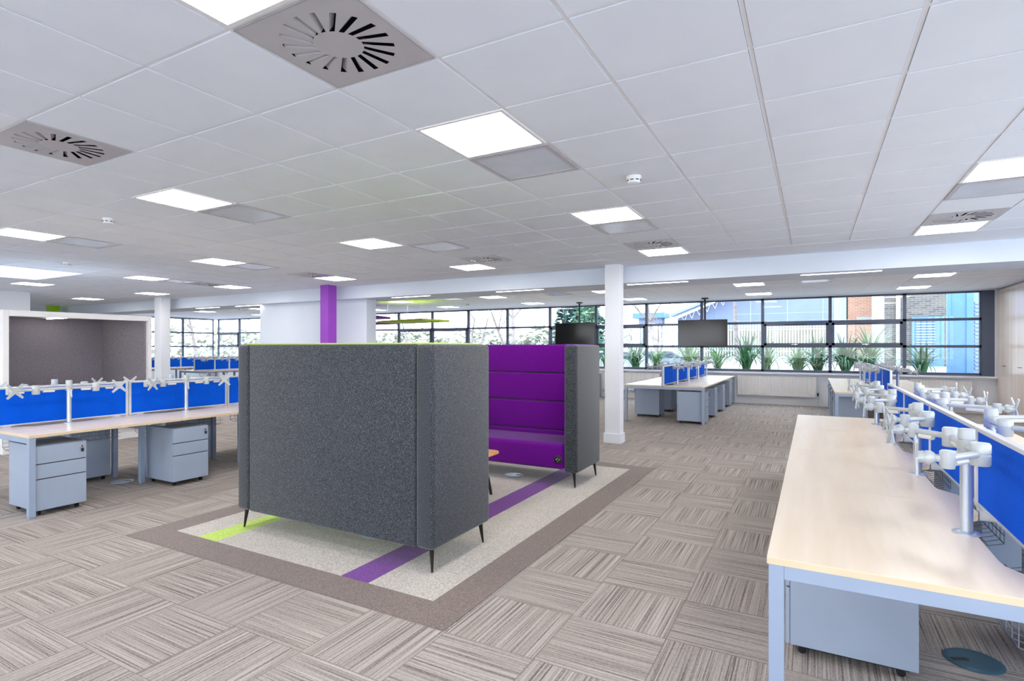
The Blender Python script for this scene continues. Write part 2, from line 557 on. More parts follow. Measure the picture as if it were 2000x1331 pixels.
struct('wall_front', wf, 'paint')
wl = MB().box(XL - .3, XL, YF - .3, YB + .3, 0, ZS).box(XL - .3, XL, YF - .3, YB + .3, ZT, H + .25).box(XL - .3, XL, YF - .3, 8.9, ZS, ZT)
struct('wall_left', wl, 'paint')
# white box-out behind the pod, and the partition under the beam
struct('wall_inner_left', MB().box(-17.2, -15.9, 2.2, 6.15, 0, H + 0.02), 'paint')
struct('wall_partition', MB().box(-11.56, -8.18, 9.1, 9.4, 0, BEAMZ), 'beam')
struct('baseboard_back', MB().box(XL, XR, YB - 0.018, YB, 0, 0.16), 'paint')
struct('trim_2', MB().box(XL, 3.5, YB - 0.1, YB + 0.02, 0.79, 0.83), 'paint')

# --- windows of the back wall, one per bay
sash_bays = {2, 3, 6, 7, 10, 11, 14, 15}
TR1, TR2 = 1.495, 2.11
def window_bay(n, x0, x1, sash, last=False):
    f = MB()
    d0, d1 = YB + 0.04, YB + 0.12
    f.box(x0, x0 + 0.035, d0, d1, ZS, ZT).box(x1 - 0.035, x1, d0, d1, ZS, ZT)
    f.box(x0, x1, d0, d1, ZS, ZS + 0.045).box(x0, x1, d0, d1, ZT - 0.04, ZT)
    f.box(x0, x1, d0, d1, TR1 - 0.03, TR1 + 0.03).box(x0, x1, d0, d1, TR2 - 0.03, TR2 + 0.03)
    f.box(x0, x1, YB - 0.02, YB + 0.03, ZS - 0.03, ZS)
    o = f.build('window_%d' % n, 'alu_dark')
    o['kind'] = 'structure'
    for za, zb in ((ZS, TR1), (TR1, TR2), (TR2, ZT)):
        MB().box(x0 + 0.03, x1 - 0.03, YB + 0.075, YB + 0.081, za + 0.02, zb - 0.02).build('glass_pane', 'glass', o)
    if sash:
        s = MB()
        a0, a1, b0, b1 = x0 + 0.035, x1 - 0.035, TR1 + 0.03, TR2 - 0.03
        w = 0.055
        s.box(a0, a0 + w, d0 - .02, d0 + .03, b0, b1).box(a1 - w, a1, d0 - .02, d0 + .03, b0, b1)
        s.box(a0, a1, d0 - .02, d0 + .03, b0, b0 + w).box(a0, a1, d0 - .02, d0 + .03, b1 - w, b1)
        so = s.build('sash', 'alu_dark', o)
        m = (x0 + x1) / 2
        MB().box(m - 0.09, m + 0.05, d0 - .05, d0 - .03, b0 + 0.015, b0 + 0.035).box(m - 0.015, m + 0.015, d0 - .045, d0 - .02, b0 + 0.0, b0 + 0.04).build('handle', 'alu', so)
        MB().box(m - 0.25, m + 0.25, d0 - .03, d0 - .02, b1 - 0.035, b1 - 0.02).build('vent_slot', 'black', so)
    return o
wn_i = 2
mull = [3.25, 1.865] + [0.372 - 1.508 * k for k in range(0, 17)]
for k in range(len(mull) - 1):
    x1, x0 = mull[k], mull[k + 1]
    if x0 < XL:
        x0 = XL
    window_bay(wn_i, x0, x1, sash=((k % 4) in (1, 2)))
    wn_i += 1
    if x0 <= XL:
        break
o = struct('window_%d' % wn_i, MB().box(3.25, 3.48, YB + 0.02, YB + 0.14, ZS - 0.03, ZT), 'alu_dark')
wn_i += 1
# left end wall windows
yy = [YB - 1.6 * k for k in range(0, 5)] + [8.9]
yy = [16.3, 14.83, 13.3, 11.8, 10.3, 8.9]
for k in range(5):
    y1, y0 = yy[k], yy[k + 1]
    f = MB()
    xa, xb = XL - 0.12, XL - 0.04
    f.box(xa, xb, y0, y0 + .04, ZS, ZT).box(xa, xb, y1 - .04, y1, ZS, ZT).box(xa, xb, y0, y1, ZS, ZS + .045).box(xa, xb, y0, y1, ZT - .04, ZT)
    f.box(xa, xb, y0, y1, TR1 - .03, TR1 + .03).box(xa, xb, y0, y1, TR2 - .03, TR2 + .03)
    o = f.build('window_%d' % wn_i, 'alu_dark')
    o['kind'] = 'structure'
    MB().box(XL - .083, XL - .077, y0 + .03, y1 - .03, ZS + .03, ZT - .03).build('glass_pane', 'glass', o)
    wn_i += 1

# ================================================================== COLUMNS
def column(x0, y0, w, d, zt, mat, label, skirt=True):
    t = thing('column', label, 'column', (x0 + w / 2, y0 + d / 2, 0))
    MB().box(-w / 2, w / 2, -d / 2, d / 2, 0, zt).build('shaft', mat, t, bevel=0.004)
    if skirt:
        MB().box(-w / 2 - .018, w / 2 + .018, -d / 2 - .018, d / 2 + .018, 0, 0.15).build('skirting', 'paint' if mat == 'paint' else mat, t, bevel=0.004)
column(-2.80, 8.53, 0.24, 0.185, H, 'paint', 'square white column standing right of the purple sofa')
column(-8.83, 8.42, 0.225, 0.24, H, 'purple_paint', 'purple square column in front of the white partition wall')
column(-14.78, 8.40, 0.30, 0.24, H, 'paint', 'square white column at the right edge of the meeting pod')
column(-20.65, 8.40, 0.32, 0.24, H, 'green_paint', 'lime green column just showing above the meeting pod')

# ================================================================== CEILING FITTINGS
def light_proto():
    t = thing('ceiling_light', 'x', 'ceiling light')
    a = T / 2 - 0.012
    fr = MB()
    w = 0.02
    fr.box(-a, a, -a, -a + w, -0.002, 0.02).box(-a, a, a - w, a, -0.002, 0.02).box(-a, -a + w, -a + w, a - w, -0.002, 0.02).box(a - w, a, -a + w, a - w, -0.002, 0.02)
    fr.build('frame', 'white_plastic', t)
    b = a - w
    MB().box(-b, b, -b, b, 0.004, 0.012).build('diffuser', 'lamp', t)
    return t
first = True
lp = light_proto()
row_word = {-5: 'behind the camera', -1: 'nearest camera', 2: 'second', 6: 'third', 7: 'third', 10: 'last before the beam'}
for k, ky in lights:
    x, y = GX + (k + .5) * T, GY + (ky + .5) * T
    lab = 'square ceiling light panel, %s in the row over the %s' % (row_word[ky], NCOL[k])
    if first:
        lp.location = (x, y, H); lp['label'] = lab; lp['group'] = 'square ceiling lights in the main grid'; first = False
    else:
        dup(lp, (x, y, H), 0, lab, 'square ceiling lights in the main grid')
over = {1: 'above the right-hand window desks', 0: 'above the middle window desks', -1: 'just right of the big white column', -2: 'just left of the big white column', -3: 'above the hanging rafts', -4: 'behind the left of the partition', -5: 'left of the partition wall', -6: 'at the far left window corner'}
for x, y in flights:
    n = round((x + 1.43) / 3.0)
    dup(lp, (x + T / 2, y + T / 2, H), 0, 'square ceiling light beyond the beam, %s, %s' % (over[n], 'nearer the beam' if y < 13 else 'nearer the windows'), 'square ceiling lights beyond the beam')
# unlit opal panels
def unlit_proto():
    t = thing('ceiling_panel', 'x', 'ceiling panel')
    a = T / 2 - 0.012
    w = 0.035
    fr = MB()
    fr.box(-a, a, -a, -a + w, -0.002, 0.02).box(-a, a, a - w, a, -0.002, 0.02).box(-a, -a + w, -a + w, a - w, -0.002, 0.02).box(a - w, a, -a + w, a - w, -0.002, 0.02)
    fr.build('frame', 'vent', t)
    b = a - w
    MB().box(-b, b, -b, b, 0.002, 0.012).build('plate', 'inactive', t)
    return t
up = unlit_proto()
ulab = {(0, 3): 'bluish grey square ceiling panel touching the light above the grey sofa', (-5, 3): 'bluish grey square ceiling panel beside the second light over the left desks',
        (0, 7): 'bluish grey square ceiling panel in front of the white column light', (-4, 7): 'bluish grey square ceiling panel standing apart right of a light at picture centre',
        (-10, 3): 'bluish grey square ceiling panel beside the light at the left picture edge', (-10, 7): 'bluish grey ceiling panel beside a light, above the partition wall',
        (5, 7): 'bluish grey square ceiling panel beside the light at the right picture edge', (-15, 8): 'bluish grey ceiling panel just beyond the skylight'}
for i, (k, ky) in enumerate(unlit):
    x, y = GX + (k + .5) * T, GY + (ky + .5) * T
    if i == 0:
        up.location = (x, y, H); up['label'] = ulab[(k, ky)]; up['group'] = 'grey ceiling panels'
    else:
        dup(up, (x, y, H), 0, ulab[(k, ky)], 'grey ceiling panels')
fu = ['bluish grey ceiling panel beyond the beam, over the right window desks', 'bluish grey ceiling panel just left of the white column', 'dim grey ceiling panel above the far purple sofa']
for (x, y), l in zip(far_unlit, fu):
    dup(up, (x + T / 2, y + T / 2, H), 0, l, 'grey ceiling panels')
# swirl vents
def vent_proto():
    t = thing('ceiling_vent', 'x', 'ceiling vent')
    a = T / 2 - 0.010
    ns, r1, r2 = 18, 0.105, 0.235
    pl = MB()
    zt = 0.003
    def P(r, th):
        return (r * math.cos(th), r * math.sin(th), 0)
    vs, fs = [], []
    step = 2 * PI / ns
    skew = 0.16
    hw1, hw2 = 0.055 / 1.0, 0.050
    # ring 1 (hub edge) and ring 2 (outer edge): each sector has slot start/end
    c = len(vs); vs.append((0, 0, 0))
    in_, out_, sq = [], [], []
    for k in range(ns):
        th = k * step
        s1 = 0.011 / r1; s2 = 0.013 / r2
        in_ += [P(r1, th - s1), P(r1, th + s1)]
        out_ += [P(r2, th + skew - s2), P(r2, th + skew + s2)]
    def sqp(p):
        m = max(abs(p[0]), abs(p[1]))
        return (p[0] / m * a, p[1] / m * a, 0)
    # outer square boundary including the four corners
    vs += in_ + out_
    n2 = 2 * ns
    for i in range(n2):
        fs.append((0, 1 + i, 1 + (i + 1) % n2))
    for k in range(ns):      # webs between slots
        i0, i1 = 1 + 2 * k + 1, 1 + (2 * k + 2) % n2
        o0, o1 = 1 + n2 + 2 * k + 1, 1 + n2 + (2 * k + 2) % n2
        fs.append((i0, i1, o1, o0))
    base = len(vs)
    for p in out_:
        vs.append(sqp(p))
    for i in range(n2):
        j = (i + 1) % n2
        p, q = vs[base + i], vs[base + j]
        if abs(abs(p[0]) - a) < 1e-6 and abs(abs(q[0]) - a) > 1e-6 or abs(abs(p[1]) - a) < 1e-6 and abs(abs(q[1]) - a) > 1e-6:
            vs.append((math.copysign(a, p[0]), math.copysign(a, p[1]), 0))
            fs.append((1 + n2 + i, base + i, len(vs) - 1, base + j, 1 + n2 + j))
        else:
            fs.append((1 + n2 + i, base + i, base + j, 1 + n2 + j))
    pl.add(vs, fs)
    pl.box(-a, a, -a, -a + .004, 0, 0.015).box(-a, a, a - .004, a, 0, 0.015).box(-a, -a + .004, -a, a, 0, 0.015).box(a - .004, a, -a, a, 0, 0.015)
    pl.build('face_plate', 'vent', t)
    bl = MB()
    for k in range(ns):
        th = k * step
        s1, s2 = 0.012 / r1, 0.015 / r2
        p0, p1 = Vector(P(r1, th + s1)), Vector(P(r2, th + skew + s2))
        q0, q1 = Vector(P(r1, th - s1)), Vector(P(r2, th + skew - s2))
        up_ = Vector((0, 0, 0.022))
        a0, a1, b1, b0 = p0 + Vector((0, 0, .001)), p1 + Vector((0, 0, .001)), q1 * 0.75 + p1 * 0.25 + up_, q0 * 0.75 + p0 * 0.25 + up_
        a0, a1, b1, b0 = q0 + Vector((0, 0, .001)), q1 + Vector((0, 0, .001)), p1 * 0.75 + q1 * 0.25 + up_, p0 * 0.75 + q0 * 0.25 + up_
        th_ = Vector((0, 0, 0.001))
        bl.add([a0, a1, b1, b0, a0 + th_, a1 + th_, b1 + th_, b0 + th_], [(0, 1, 2, 3), (7, 6, 5, 4), (0, 4, 5, 1), (2, 6, 7, 3), (1, 5, 6, 2), (3, 7, 4, 0)])
    bl.build('swirl_blades', 'vent', t)
    MB().box(-0.26, 0.26, -0.26, 0.26, 0.07, 0.08).box(-.27, -.26, -.27, .27, .016, .08).box(.26, .27, -.27, .27, .016, .08).box(-.27, .27, -.27, -.26, .016, .08).box(-.27, .27, .26, .27, .016, .08).build('plenum', 'void', t)
    return t
vp = vent_proto()
vlab = ['grey swirl vent plate in the ceiling beside the light at the top edge', 'grey swirl vent plate at the left picture edge', 'grey swirl vent beside the light over the white column', 'swirl vent beside the light at picture centre, left of the white column', 'swirl vent beside the last light over the right-hand desks', 'swirl vent beside the light in front of the purple column', 'swirl vent beside the light near the left white column']
for i, (k, ky) in enumerate(vents):
    x, y = GX + (k + .5) * T, GY + (ky + .5) * T
    if i == 0:
        vp.location = (x, y, H); vp['label'] = vlab[0]; vp['group'] = 'swirl ceiling vents'
    else:
        dup(vp, (x, y, H), 0.1 * i, vlab[i], 'swirl ceiling vents') if False else dup(vp, (x, y, H), 0, vlab[i], 'swirl ceiling vents')
# smoke detectors
def smoke_proto():
    t = thing('smoke_detector', 'x', 'smoke detector')
    MB().lathe([(0.055, 0), (0.055, -0.012), (0.05, -0.018)], n=24).build('base', 'white_plastic', t, smooth=True)
    MB().lathe([(0.05, -0.018), (0.05, -0.038), (0.042, -0.05), (0.02, -0.056)], n=24).build('head', 'white_plastic', t, smooth=True)
    s = MB()
    for k in range(8):
        th = k * PI / 4
        s.xf(Matrix.Identity(4))
        q = MB().box(0.046, 0.0515, -0.012, 0.012, -0.036, -0.029).xf(Matrix.Rotation(th, 4, 'Z'))
        s.add(q.v, q.f)
    s.build('sensor_slots', 'black', t)
    return t
sp_ = smoke_proto()
slab = [((-1.157, 4.204), 'round white smoke detector on the ceiling above the white column'), ((-6.043, 2.984), 'round white smoke detector on the ceiling above the meeting pod'),
        ((-9.75, 4.23), 'small round detector beside the skylight'), ((-3.9, 12.0), 'small white detector beyond the beam, right of the white column'),
        ((-11.0, 12.2), 'small dark-lensed detector above the purple raft'), ((-8.9, 14.3), 'small flat detector above the green raft'), ((-16.5, 12.2), 'small detector left of the partition wall')]
for i, ((x, y), l) in enumerate(slab):
    if i == 0:
        sp_.location = (x, y, H); sp_['label'] = l; sp_['group'] = 'smoke detectors'
    else:
        dup(sp_, (x, y, H), 0, l, 'smoke detectors')
# linear lamps beyond the beam
t0 = None
for x, l in ((-0.155, 'linear lamp in the beam soffit over the right window desks'), (-2.6, 'linear lamp in the beam soffit just right of the white column'), (-5.02, 'linear lamp in the beam soffit above the purple sofa'), (-7.45, 'linear lamp in the beam soffit right of the partition wall'),
             (-12.4, 'linear lamp in the beam soffit left of the partition wall'), (-14.0, 'linear lamp in the beam soffit beside the left white column')):
    if t0 is None:
        t0 = thing('linear_light', l, 'ceiling light', (x, 9.05, BEAMZ - .001), 0, 'linear lamps in the beam soffit')
        MB().box(0, .95, -0.03, 0.03, -0.006, 0.0).build('housing', 'white_plastic', t0)
        MB().box(0.01, .94, -0.022, 0.022, -0.010, -0.006).build('diffuser', 'strip', t0)
    else:
        dup(t0, (x, 9.05, BEAMZ - .001), 0, l)
# hanging rafts
def raft(name, pts, z, mat, label, zs):
    c = Vector((sum(p[0] for p in pts) / len(pts), sum(p[1] for p in pts) / len(pts), z))
    t = thing(name, label, 'ceiling raft', c)
    MB().poly([(p[0] - c.x, p[1] - c.y) for p in pts], -0.025, 0.025).build('panel', mat, t, bevel=0.006)
    for p in pts:
        q = ((p[0] - c.x) * .7, (p[1] - c.y) * .7)
        MB().tube((q[0], q[1], 0.02), (q[0], q[1], H - z - .002), 0.003, n=5).build('wire', 'alu', t)
raft('acoustic_raft', [(-10.79, 12.45), (-8.77, 11.87), (-8.74, 13.1), (-10.6, 13.5)], 2.2, 'lime', 'lime green acoustic raft hanging right of the partition wall', 0)
raft('acoustic_raft', [(-11.6, 10.4), (-9.3, 10.6), (-9.6, 11.6), (-11.4, 11.8)], 2.24, 'purple', 'purple acoustic raft hanging beside the partition, behind the green one', 0)
raft('acoustic_raft', [(-13.6, 12.9), (-11.3, 12.5), (-10.9, 13.6), (-13.4, 14.0)], 2.2, 'purple', 'second purple acoustic raft, lower of the two', 0)

# ================================================================== CARPET ISLAND
cz = thing('carpet_zone', 'rectangular inlaid carpet under the sofas: taupe border, pale field, purple and lime stripes', 'carpet')
RX0, RX1, RY0, RY1 = -4.695, -1.672, 2.452, 7.03
IX0, IX1, IY0, IY1 = -4.445, -1.92, 2.705, 6.80
b = MB().box(RX0, RX1, RY0, IY0, 0, .004).box(RX0, RX1, IY1, RY1, 0, .004).box(RX0, IX0, IY0, IY1, 0, .004).box(IX1, RX1, IY0, IY1, 0, .004)
b.build('border', 'rug_border', cz)
PX0, PX1, LX0, LX1 = -2.65, -2.42, -4.16, -3.95
MB().box(IX0, LX0, IY0, IY1, 0, .004).box(LX1, PX0, IY0, IY1, 0, .004).box(PX1, IX1, IY0, IY1, 0, .004).build('field', 'rug_field', cz)
tag(MB().box(PX0, PX1, IY0, IY1, 0, .004).build('stripe', 'rug_purple', cz), 'purple carpet stripe')
tag(MB().box(LX0, LX1, IY0, IY1, 0, .004).build('stripe', 'rug_lime', cz), 'lime green carpet stripe')
ZC = 0.0046

# ================================================================== SOFAS
def sofa(name, label, lining, loc, rz):
    """local: width along x (0..W), back at y=0, open towards +y"""
    Wd, Dp, zb, zt = 1.965, 0.745, 0.155, 1.503
    t = thing(name, label, 'sofa', loc, rz)
    ti = 0.145
    MB().rbox(0, ti, 0, Dp, zb, zt, 0.028, 4).build('side_panel', 'felt_grey', t, smooth=True)
    MB().rbox(Wd - ti, Wd, 0, Dp, zb, zt, 0.028, 4).build('side_panel', 'felt_grey', t, smooth=True)
    MB().rbox(ti + .002, Wd - ti - .002, 0.003, 0.085, zb, zt, 0.014, 3).build('back_panel', 'felt_grey', t, smooth=True)
    # lining shows as a thin coloured line along the top edges
    MB().rbox(ti - .012, ti + .01, 0.09, Dp - .03, zb + .05, zt + 0.01, 0.008, 2).build('lining', lining, t, smooth=True)
    MB().rbox(Wd - ti - .01, Wd - ti + .012, 0.09, Dp - .03, zb + .05, zt + 0.01, 0.008, 2).build('lining', lining, t, smooth=True)
    MB().box(0.06, Wd - 0.06, 0.045, 0.095, zt - .05, zt + 0.009).box(0.05, 0.11, 0.09, Dp - .05, zt - .05, zt + .006).box(Wd - .11, Wd - .05, 0.09, Dp - .05, zt - .05, zt + .006).build('top_trim', lining, t, bevel=0.004)
    a, c = ti + .012, Wd - ti - .012
    zz = [0.40, 0.505, 0.84, 1.175, zt + .008]
    for i in range(4):
        z0, z1 = zz[i], zz[i + 1]
        MB().rbox(a, c, 0.08, 0.155, z0 + .003, z1 - .003, 0.022 if i < 3 else 0.02, 4).build('back_cushion', lining, t, smooth=True)
    MB().rbox(a, c, 0.10, Dp - .012, zb + .02, 0.45, 0.045, 5).build('seat', lining, t, smooth=True)
    for x, y in ((0.055, 0.06), (Wd - 0.055, 0.06), (0.055, Dp - .06), (Wd - 0.055, Dp - .06)):
        sx = -0.018 if x < 1 else 0.018
        sy = -0.018 if y < .3 else 0.018
        MB().tube((x, y, zb + 0.02), (x + sx, y + sy, 0.001), 0.019, 0.007, n=12).build('leg', 'black_metal', t, smooth=True)
    return t
SX = -2.13
s1 = sofa('high_back_sofa', 'high-backed charcoal felt sofa seen from behind, lime lining along its top edge', 'lime', (SX - 1.965, 3.0, ZC), 0)
s2 = sofa('high_back_sofa', 'high-backed sofa with bright purple seat and back and grey felt sides, facing the camera', 'purple', (SX, 6.32, ZC), PI)
so_ = MB().lathe([(0.045, 0), (0.045, 0.01), (0.036, 0.014), (0.034, 0.008)], n=28).xf(Matrix.Rotation(-PI / 2, 4, 'X'))
sk_ = so_.build('power_socket', 'black', s2, loc=(0.215, 0.745 - .012, 0.283), smooth=True)
MB().box(-.004, .004, 0.008, .016, -.02, -.012).box(-.02, -.012, .008, .016, -.003, .012).box(.012, .02, .008, .016, -.003, .012).box(-.003, .003, .008, .016, .014, .022).build('socket_pins', 'alu', sk_)

# coffee table between the sofas
tb = thing('coffee_table', 'low oak table with black angled legs between the two sofas', 'table', (-3.22, 4.675, ZC))
pts = []
ax, ay, rr = 0.53, 0.30, 0.09
for cx, cy, a0 in ((ax - rr, ay - rr, 0), (-ax + rr, ay - rr, PI / 2), (-ax + rr, -ay + rr, PI), (ax - rr, -ay + rr, 1.5 * PI)):
    for i in range(7):
        th = a0 + i * PI / 12
        pts.append((cx + rr * math.cos(th), cy + rr * math.sin(th)))
MB().poly(pts, 0.425, 0.447).build('tabletop', 'oak', tb, bevel=0.004)
for sx in (-1, 1):
    for sy in (-1, 1):
        l = MB()
        p = [(sx * .30, sy * .16, .425), (sx * .40, sy * .25, .16), (sx * .42, sy * .27, 0.0)]
        l.tube(p[0], p[1], 0.014, 0.016, n=10).ball(p[1], 0.016).tube(p[1], p[2], 0.016, 0.015, n=10)
        l.build('leg', 'black', tb, smooth=True)
MB().box(-.34, .34, -.02, .02, .40, .425).box(-.32, -.28, -.18, .18, .40, .425).box(.28, .32, -.18, .18, .40, .425).build('underframe', 'black', tb)

# floor box lids
def lid(x, y, r, mat, label, z=0.0, rz=0.0):
    t = thing('floor_box_lid', label, 'floor socket', (x, y, z), rz)
    MB().lathe([(r, 0), (r, .004), (r - .008, .008), (r - .02, .008)], n=36).build('lid', mat, t, smooth=True)
    MB().box(r * .25, r * .85, -r * .12, r * .12, .008, .0105).build('cable_flap', 'black', t, bevel=.001)
lid(-2.99, 5.86 - .05, 0.105, 'lid', 'round pale floor socket lid on the carpet in front of the purple sofa', ZC, 0.5)
lid(-6.60, 3.40, 0.11, 'lid', 'round grey floor socket lid under the left desk bench', 0, 0.6)
lid(0.66, 3.47, 0.115, 'lid_dark', 'dark blue-grey round floor socket lid under the right desk bench', 0, 3.6)
lid(-3.0, 3.42, 0.09, 'lid', 'round floor socket lid almost hidden beneath the charcoal sofa', ZC, 0)

# ================================================================== DESK BENCHES
def bench(label, xc, y0, nb, p, D=0.80, basket=True, cutouts=True):
    zt = 0.725
    t = thing('desk_bench', label, 'desk', (xc, y0, 0))
    for s in (-1, 1):
        for i in range(nb):
            a, bb = i * p + .001, (i + 1) * p - .001
            xi, xo = 0.035, D + 0.035
            pts = [(xo, a), (xo, bb)]
            if cutouts:
                m = (a + bb) / 2
                inner = []
                for k in range(25):
                    yv = bb - (bb - a) * k / 24
                    d = abs(yv - m)
                    w = 0.0 if d > 0.46 else (1.0 if d < 0.28 else 0.5 + 0.5 * math.cos(PI * (d - .28) / .18))
                    inner.append((xi + 0.085 * w, yv))
                pts += inner
            else:
                pts += [(xi, bb), (xi, a)]
            pts = [(s * x, y) for x, y in pts]
            o = MB().poly(pts, zt - .0015, zt).build('desktop', 'desk', t)
            MB().poly(pts, zt - .025, zt - .0015).build('edge_band', 'desk_edge', o)
    zt2 = zt - .025
    X = D + 0.03
    lw = 0.05
    def leg(x, y):
        m = MB().box(x - lw / 2, x + lw / 2, y, y + lw, 0.012, zt2).box(x - lw / 2 + .006, x + lw / 2 - .006, y + .006, y + lw - .006, 0, 0.012)
        m.build('leg', 'frame', t, bevel=.002)
    for y in (0.003, nb * p - .053):
        for s in (-1, 1):
            leg(s * (X - lw / 2), y)
        MB().box(-X + lw, X - lw, y, y + lw, zt2 - .05, zt2).build('cross_beam', 'frame', t, bevel=.002)
    for i in range(1, nb):
        for s in (-1, 1):
            leg(s * 0.275, i * p - .025)
        MB().box(-X + .1, X - .1, i * p - .02, i * p + .02, zt2 - .045, zt2 - .001).build('cross_beam', 'frame', t, bevel=.002)
    for s in (-1, 1):
        MB().box(s * .30 - .02, s * .30 + .02, .05, nb * p - .05, zt2 - .045, zt2 - .0455 + .04).build('long_beam', 'frame', t)
    if basket:
        for i in range(nb):
            w = MB()
            ya, yb = i * p + .14, (i + 1) * p - .14
            for x, z in ((-.12, .62), (-.12, .56), (-.12, .52), (-.06, .50), (0, .50), (.06, .50), (.12, .52), (.12, .56), (.12, .62)):
                w.tube((x, ya, z), (x, yb, z), .0025, n=4)
            yv = ya
            while yv < yb:
                w.tube((-.12, yv, .62), (-.12, yv, .52), .002, n=4).tube((-.12, yv, .52), (-.06, yv, .50), .002, n=4).tube((-.06, yv, .50), (.06, yv, .50), .002, n=4).tube((.06, yv, .50), (.12, yv, .52), .002, n=4).tube((.12, yv, .52), (.12, yv, .62), .002, n=4)
                yv += .07
            for yv in (ya, yb):
                w.tube((-.28, yv, .655), (-.12, yv, .62), .004, n=4).tube((.28, yv, .655), (.12, yv, .62), .004, n=4)
            w.build('cable_basket', 'wire', t)
    return t
BL = dict(xc=-6.62, y0=2.245, p=1.225, nb=4, D=0.755)
BR = dict(xc=0.695, y0=2.295, p=1.2435, nb=4, D=0.805)
BC = dict(xc=-2.545, y0=11.35, p=1.21, nb=4, D=0.735)
BF = dict(xc=1.10, y0=11.21, p=1.21, nb=4, D=0.745)
BW = dict(xc=-6.18, y0=11.35, p=1.21, nb=4, D=0.735)
FA = dict(xc=-17.0, y0=10.9, p=1.25, nb=3, D=0.76)
FB = dict(xc=-20.3, y0=10.0, p=1.25, nb=4, D=0.76)
BN = {'L': (BL, 'left desk bench'), 'R': (BR, 'right foreground bench'), 'C': (BC, 'middle window bench'), 'F': (BF, 'right window bench'), 'A': (FA, 'nearer far-left bench'), 'B': (FB, 'further far-left bench')}
bench('long maple-topped desk bench on grey legs at left, behind the charcoal sofa', **BL)
bench('long maple-topped desk bench in the right foreground', **BR)
bench('white-topped desk bench near the windows, right of the white column', basket=False, **BC)
bench('desk bench by the windows behind the right foreground bench', basket=False, **BF)
bench('desk bench hidden behind the purple sofa, one leg showing left of the column', basket=False, **BW)
bench('white desk bench at far left, nearer of the two by the corner windows', basket=False, **FA)
bench('white desk bench at far left, further of the two by the corner windows', basket=False, **FB)

# screens
def screen_proto(L):
    t = thing('desk_screen', 'x', 'desk screen')
    z0, z1 = 0.735, 1.105
    fr = MB()
    h = 0.016
    fr.box(-h, h, 0.004, 0.03, z0 - .02, z1).box(-h, h, L - .03, L - .004, z0 - .02, z1)
    fr.box(-h, h, .03, L - .03, z1 - .02, z1).box(-h, h, .03, L - .03, z0, z0 + .014)
    fr.build('frame', 'alu', t, bevel=.002)
    MB().box(-.011, .011, .03, L - .03, z0 + .014, z1 - .02).build('fabric_panel', 'blue', t)
    for y in (.12, L - .12):
        MB().box(-.03, .03, y - .03, y + .03, 0.69, z0).build('clamp', 'alu', t)
    return t
for key, (B_, bn) in BN.items():
    pr_ = screen_proto(B_['p'])
    for i in range(B_['nb']):
        lab = 'blue fabric desk screen, %s from camera on the %s' % (ORD[i], bn)
        if i == 0:
            pr_.location = (B_['xc'], B_['y0'], 0); pr_['label'] = lab; pr_['group'] = 'screens of the ' + bn
        else:
            dup(pr_, (B_['xc'], B_['y0'] + i * B_['p'], 0), 0, lab)

# pedestals: front faces +x locally
def ped_proto():
    t = thing('mobile_pedestal', 'x', 'drawer pedestal')
    D_, Wd, z0, z1 = 0.52, 0.40, 0.05, 0.62
    b = MB().box(-D_, -.02, 0, Wd, z0, z1).build('body', 'ped', t, bevel=.003)
    MB().box(-.021, -.018, .004, Wd - .004, z0 + .004, z1 - .004).build('drawer_gap', 'ped_gap', b)
    zz = [(z1 - .16, z1 - .006), (z1 - .292, z1 - .166), (z0, z1 - .298)]
    for za, zb in zz:
        MB().box(-.018, 0, .002, Wd - .002, za + .0025, zb).build('drawer', 'ped', t, bevel=.002)
    l = MB().tube((0, Wd - .045, z1 - .045), (.006, Wd - .045, z1 - .045), .014, n=16).build('lock', 'alu', t)
    MB().rbox(.006, .022, Wd - .049, Wd - .041, z1 - .052, z1 - .038, .002, 1).rbox(.012, .020, Wd - .052, Wd - .030, z1 - .098, z1 - .066, .004, 2).tube((.016, Wd - .043, z1 - .045), (.016, Wd - .040, z1 - .07), .0015, n=5).build('key', 'black', l)
    MB().box(-D_ + .03, -.05, .02, Wd - .02, z0 - .012, z0).build('plinth', 'black', t)
    for x in (-D_ + .06, -.07):
        for y in (.05, Wd - .05):
            MB().tube((x, y - .012, .018), (x, y + .012, .018), .018, n=12).build('castor', 'black', t)
    return t
pp = ped_proto()
first = True
def ped(x, y, rz, label, group):
    global first
    if first:
        pp.location = (x, y, 0); pp.rotation_euler = (0, 0, rz); pp['label'] = label; pp['group'] = group; first = False
    else:
        dup(pp, (x, y, 0), rz, label, group)
for key, ins in (('L', .03), ('R', .06), ('C', .0), ('F', 0.0)):
    B_, bn = BN[key]
    X = B_['D'] + .035
    for i in range(B_['nb']):
        ya = B_['y0'] + i * B_['p']
        off = .06
        # user on +x side: pedestal at the near end of the bay; user on -x side: at the far end
        xf_ = B_['xc'] + X - ins
        ped(xf_, ya + off, 0, 'grey drawer pedestal, %s from camera, under right side of the %s' % (ORD[i], bn), 'pedestals under the ' + bn)
        yb = ya + B_['p'] - (.035 if key == 'R' and i < 3 else .06)
        ped(B_['xc'] - X + (.03 if key == 'R' else ins), yb, PI, 'grey drawer pedestal, %s from camera, under left side of the %s' % (ORD[i], bn), 'pedestals under the ' + bn)

